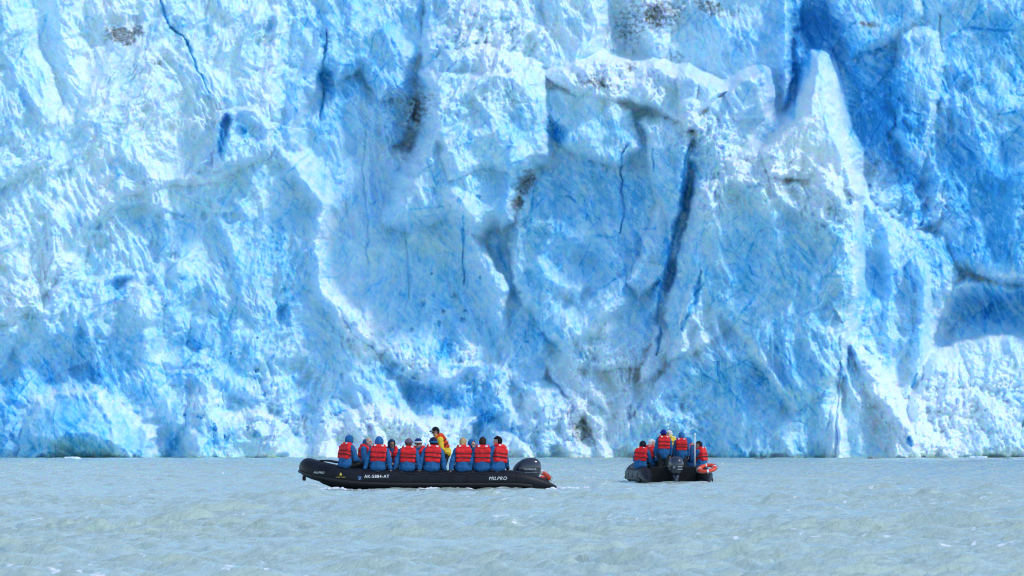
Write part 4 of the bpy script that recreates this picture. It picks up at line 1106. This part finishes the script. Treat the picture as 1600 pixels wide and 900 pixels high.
# far tube, faces to the camera
person('bald person with the blue hood pushed back, face turned to the stern', at_near(lx(566), -1), N_ + R(150), lean=.10, hyaw=R(10), head='bald', hair=(.35, .33, .31), arms='knees', group=GN, floor=fl(1.7), vest_tag=True, skin=1)
person('person facing the camera in a dark blue hood with shaded face', at_near(lx(610), -1), N_ + R(97), lean=.06, hpitch=R(8), head='hood', hat=(.014, .05, .13), arms='lap', group=GN, floor=fl(.9), sc=.98, vest_tag=True, skin=2)
person('person facing the camera in a white and blue bobble hat and sunglasses', at_near(lx(652), -1), N_ + R(80), lean=.10, hpitch=R(10), head='band', hat=(.015, .05, .16), brim=(.75, .72, .72), hair=(.05, .03, .02), glasses=True, arms='lap', group=GN, floor=fl(.2), vest_tag=True)
person('person in a blue hood half hidden between the blond and the brown haired passengers', at_near(lx(739), -1), N_ + R(70), lean=.05, hyaw=R(60), head='hood', hat=(.02, .14, .38), arms='lap', group=GN, floor=fl(-1.3), skin=1)
# the guide stands at the far side, bent over to the bow
person('guide standing in a yellow jacket, orange vest and black cap, bent forward', in_boat(near, lx(695), -.35, .12), N_ + R(14), pose='lean', lean=.25, hyaw=R(25), hpitch=R(14), head='cap', hat=(.008, .008, .01), hair=(.01, .008, .008), jacket=M_YELLOW, vest=M_VESTO, arms='tiller', glasses=True, group=GN, sc=.97, skin=1)

def at_far(x, y, z): return in_boat(far, x, y, z)
def fx(p, d=142.): return -(p - 1047.0) / (F / d)
person('person hunched on the left tube of the boat seen from behind, dark hair and hood', at_far(-1.75, 1.04, .50), F_ + R(-25), lean=.11, roll=-.03, hpitch=R(8), head='hood', hat=(.012, .016, .03), arms='knees', group=GF, floor=-.36, sc=.98)
person('person with white hair on the left tube behind the royal blue beanie wearer', at_far(-.35, .62, .52), F_ + R(-55), lean=.05, hyaw=R(-20), head='hair', hair=(.72, .70, .66), arms='lap', group=GF, floor=-.37, sc=1.06, skin=1)
person('tall person standing in a royal blue beanie, back to the camera', at_far(-1.85, .30, .15), F_ + R(4), pose='stand', lean=.02, head='beanie', hat=(.012, .022, .22), hair=(.02, .015, .01), arms='down', group=GF, sc=.925)
person('guide with white hair in a black jacket with yellow between two standing people', at_far(-.7, -.05, .15), F_ + R(60), pose='stand', lean=.03, hyaw=R(10), head='hair', hair=(.75, .70, .62), jacket=M_JDARK, vest=M_YELLOW, arms='down', group=GF, sc=.88, skin=1)
person('person standing in a blue hood under a pale cap, back to the camera', at_far(-1.7, -.30, .15), F_ + R(-4), pose='stand', lean=.03, head='hood', hat=(.03, .15, .34), arms='down', group=GF, sc=.89)
person('person in a bright blue hood behind the white pole', at_far(-.9, -.74, .56), F_ + R(55), lean=.07, hyaw=R(15), head='hood', hat=(.02, .16, .42), arms='lap', group=GF, floor=-.41, sc=1.04)
person('person with dark hair and sunglasses on the right tube, arms raised', at_far(-1.55, -1.0, .50), F_ + R(62), lean=.10, roll=-.05, hyaw=R(20), head='hair', hair=(.02, .018, .016), glasses=True, arms='raise', pants=M_PANTB, group=GF, floor=-.36, sc=.98)
# ------------------------------------------------------------------ foam, wakes and drift ice
M_FOAM = mat('foam', (.82, .86, .87), .8, .2, var=.1, scale=12, bump=.5)
def foam(name, label, spots, seed):
    """broken white water: many small uneven drops and ridges along a line"""
    rg = random.Random(seed); bm = bmesh.new()
    for (x0, y0), (x1, y1), n, wd, h in spots:
        for i in range(n):
            t = rg.random(); x = x0 + (x1 - x0) * t + rg.gauss(0, wd); y = y0 + (y1 - y0) * t + rg.gauss(0, wd)
            s_ = h * rg.uniform(.3, 1.0) ** 1.5
            mtx = Matrix.Translation((x, y, rg.uniform(-.3, .5) * s_)) @ Matrix.Rotation(rg.uniform(0, 3.1), 4, 'Z') @ Matrix.Diagonal((s_ * rg.uniform(1.2, 3.8), s_ * rg.uniform(.5, 1.5), s_ * rg.uniform(.5, 1.0), 1))
            r_ = bmesh.ops.create_icosphere(bm, subdivisions=2, radius=1, matrix=mtx)
            for v in r_['verts']: v.co += Vector((rg.uniform(-1, 1), rg.uniform(-1, 1), rg.uniform(-1, 1))) * s_ * .22
    me = bpy.data.meshes.new(name); bm.to_mesh(me); bm.free(); me.shade_smooth()
    return tag(link(name, me, M_FOAM), label, 'foam', kind='stuff')
def nb(x, y): p = in_boat(near, x, y, 0); return (p.x, p.y)
def fb(x, y): p = in_boat(far, x, y, 0); return (p.x, p.y)
foam('wake_foam', 'white foam along the waterline of the long side on boat', [
    (nb(3.0, 1.1), nb(2.3, 1.35), 130, .10, .065), (nb(2.3, 1.3), nb(1.4, 1.4), 40, .08, .035), (nb(1.4, 1.25), nb(-3.2, 1.25), 150, .05, .03),
    (nb(.25, 1.35), nb(-.3, 1.35), 60, .07, .06), (nb(-.6, 1.4), nb(-1.2, 1.4), 50, .08, .05),
    (nb(-3.3, .8), nb(-4.4, .9), 170, .16, .065), (nb(-4.2, .6), nb(-5.6, .6), 60, .25, .04), (nb(-3.3, -.3), nb(-5.0, -.4), 60, .2, .045), (nb(2.2, 2.2), nb(-1.5, 3.0), 40, .35, .022)], 3)
foam('wake_foam', 'white churned foam under the engine of the boat seen from behind', [
    (fb(-3.1, -.1), fb(-3.4, .1), 40, .08, .05), (fb(-3.2, 0), fb(-5.5, .2), 60, .3, .03), (fb(-3.3, .9), fb(-3.4, -.9), 30, .06, .02)], 5)

M_DRIFT = mat('drift_ice', (.66, .82, .92), .45, .4, var=.12, scale=4, bump=.3)
def drift(label, px, py, w_, h_, seed, m_=None):
    d = F * EYE / (py - HOR); X = (px - 800) / F * d
    rg = random.Random(seed); bl = Blob()
    for i in range(6):
        c = V(rg.uniform(-.34, .34) * w_, rg.uniform(-.25, .25) * w_, rg.uniform(-.1, .25) * h_)
        pts = [c + V(rg.uniform(-.3, .3) * w_, rg.uniform(-.25, .25) * w_, rg.uniform(-.6, .6) * h_) for k in range(12)]
        bl.hull(pts)
    o = link('drift_ice', bl.mesh('drift_ice', max(w_, .3) * .03, 1), m_ or M_DRIFT); o.location = (X, d, 0)
    return tag(o, label, 'drift ice', 'small pieces of drift ice near the foot of the glacier')
M_DARKICE = mat('dirty_drift_ice', (.16, .19, .20), .5, .4, var=.3, scale=3)
drift('low white piece of drift ice at the foot of the glacier left of the boats', 384, 714.9, 4.2, 1.0, 11)
drift('small pale drift ice off the lower left mound of the glacier', 113, 717.5, 1.9, .45, 12)
drift('small dark floating lump of ice right of the boats', 1189, 717.2, 1.5, .30, 13, M_DARKICE)
drift('tiny dark floating lump of ice at the far right', 1364, 716.8, 1.2, .28, 14, M_DARKICE)
drift('thin white drift ice off the rubble slope at the right', 1522, 716.2, 2.6, .4, 15)
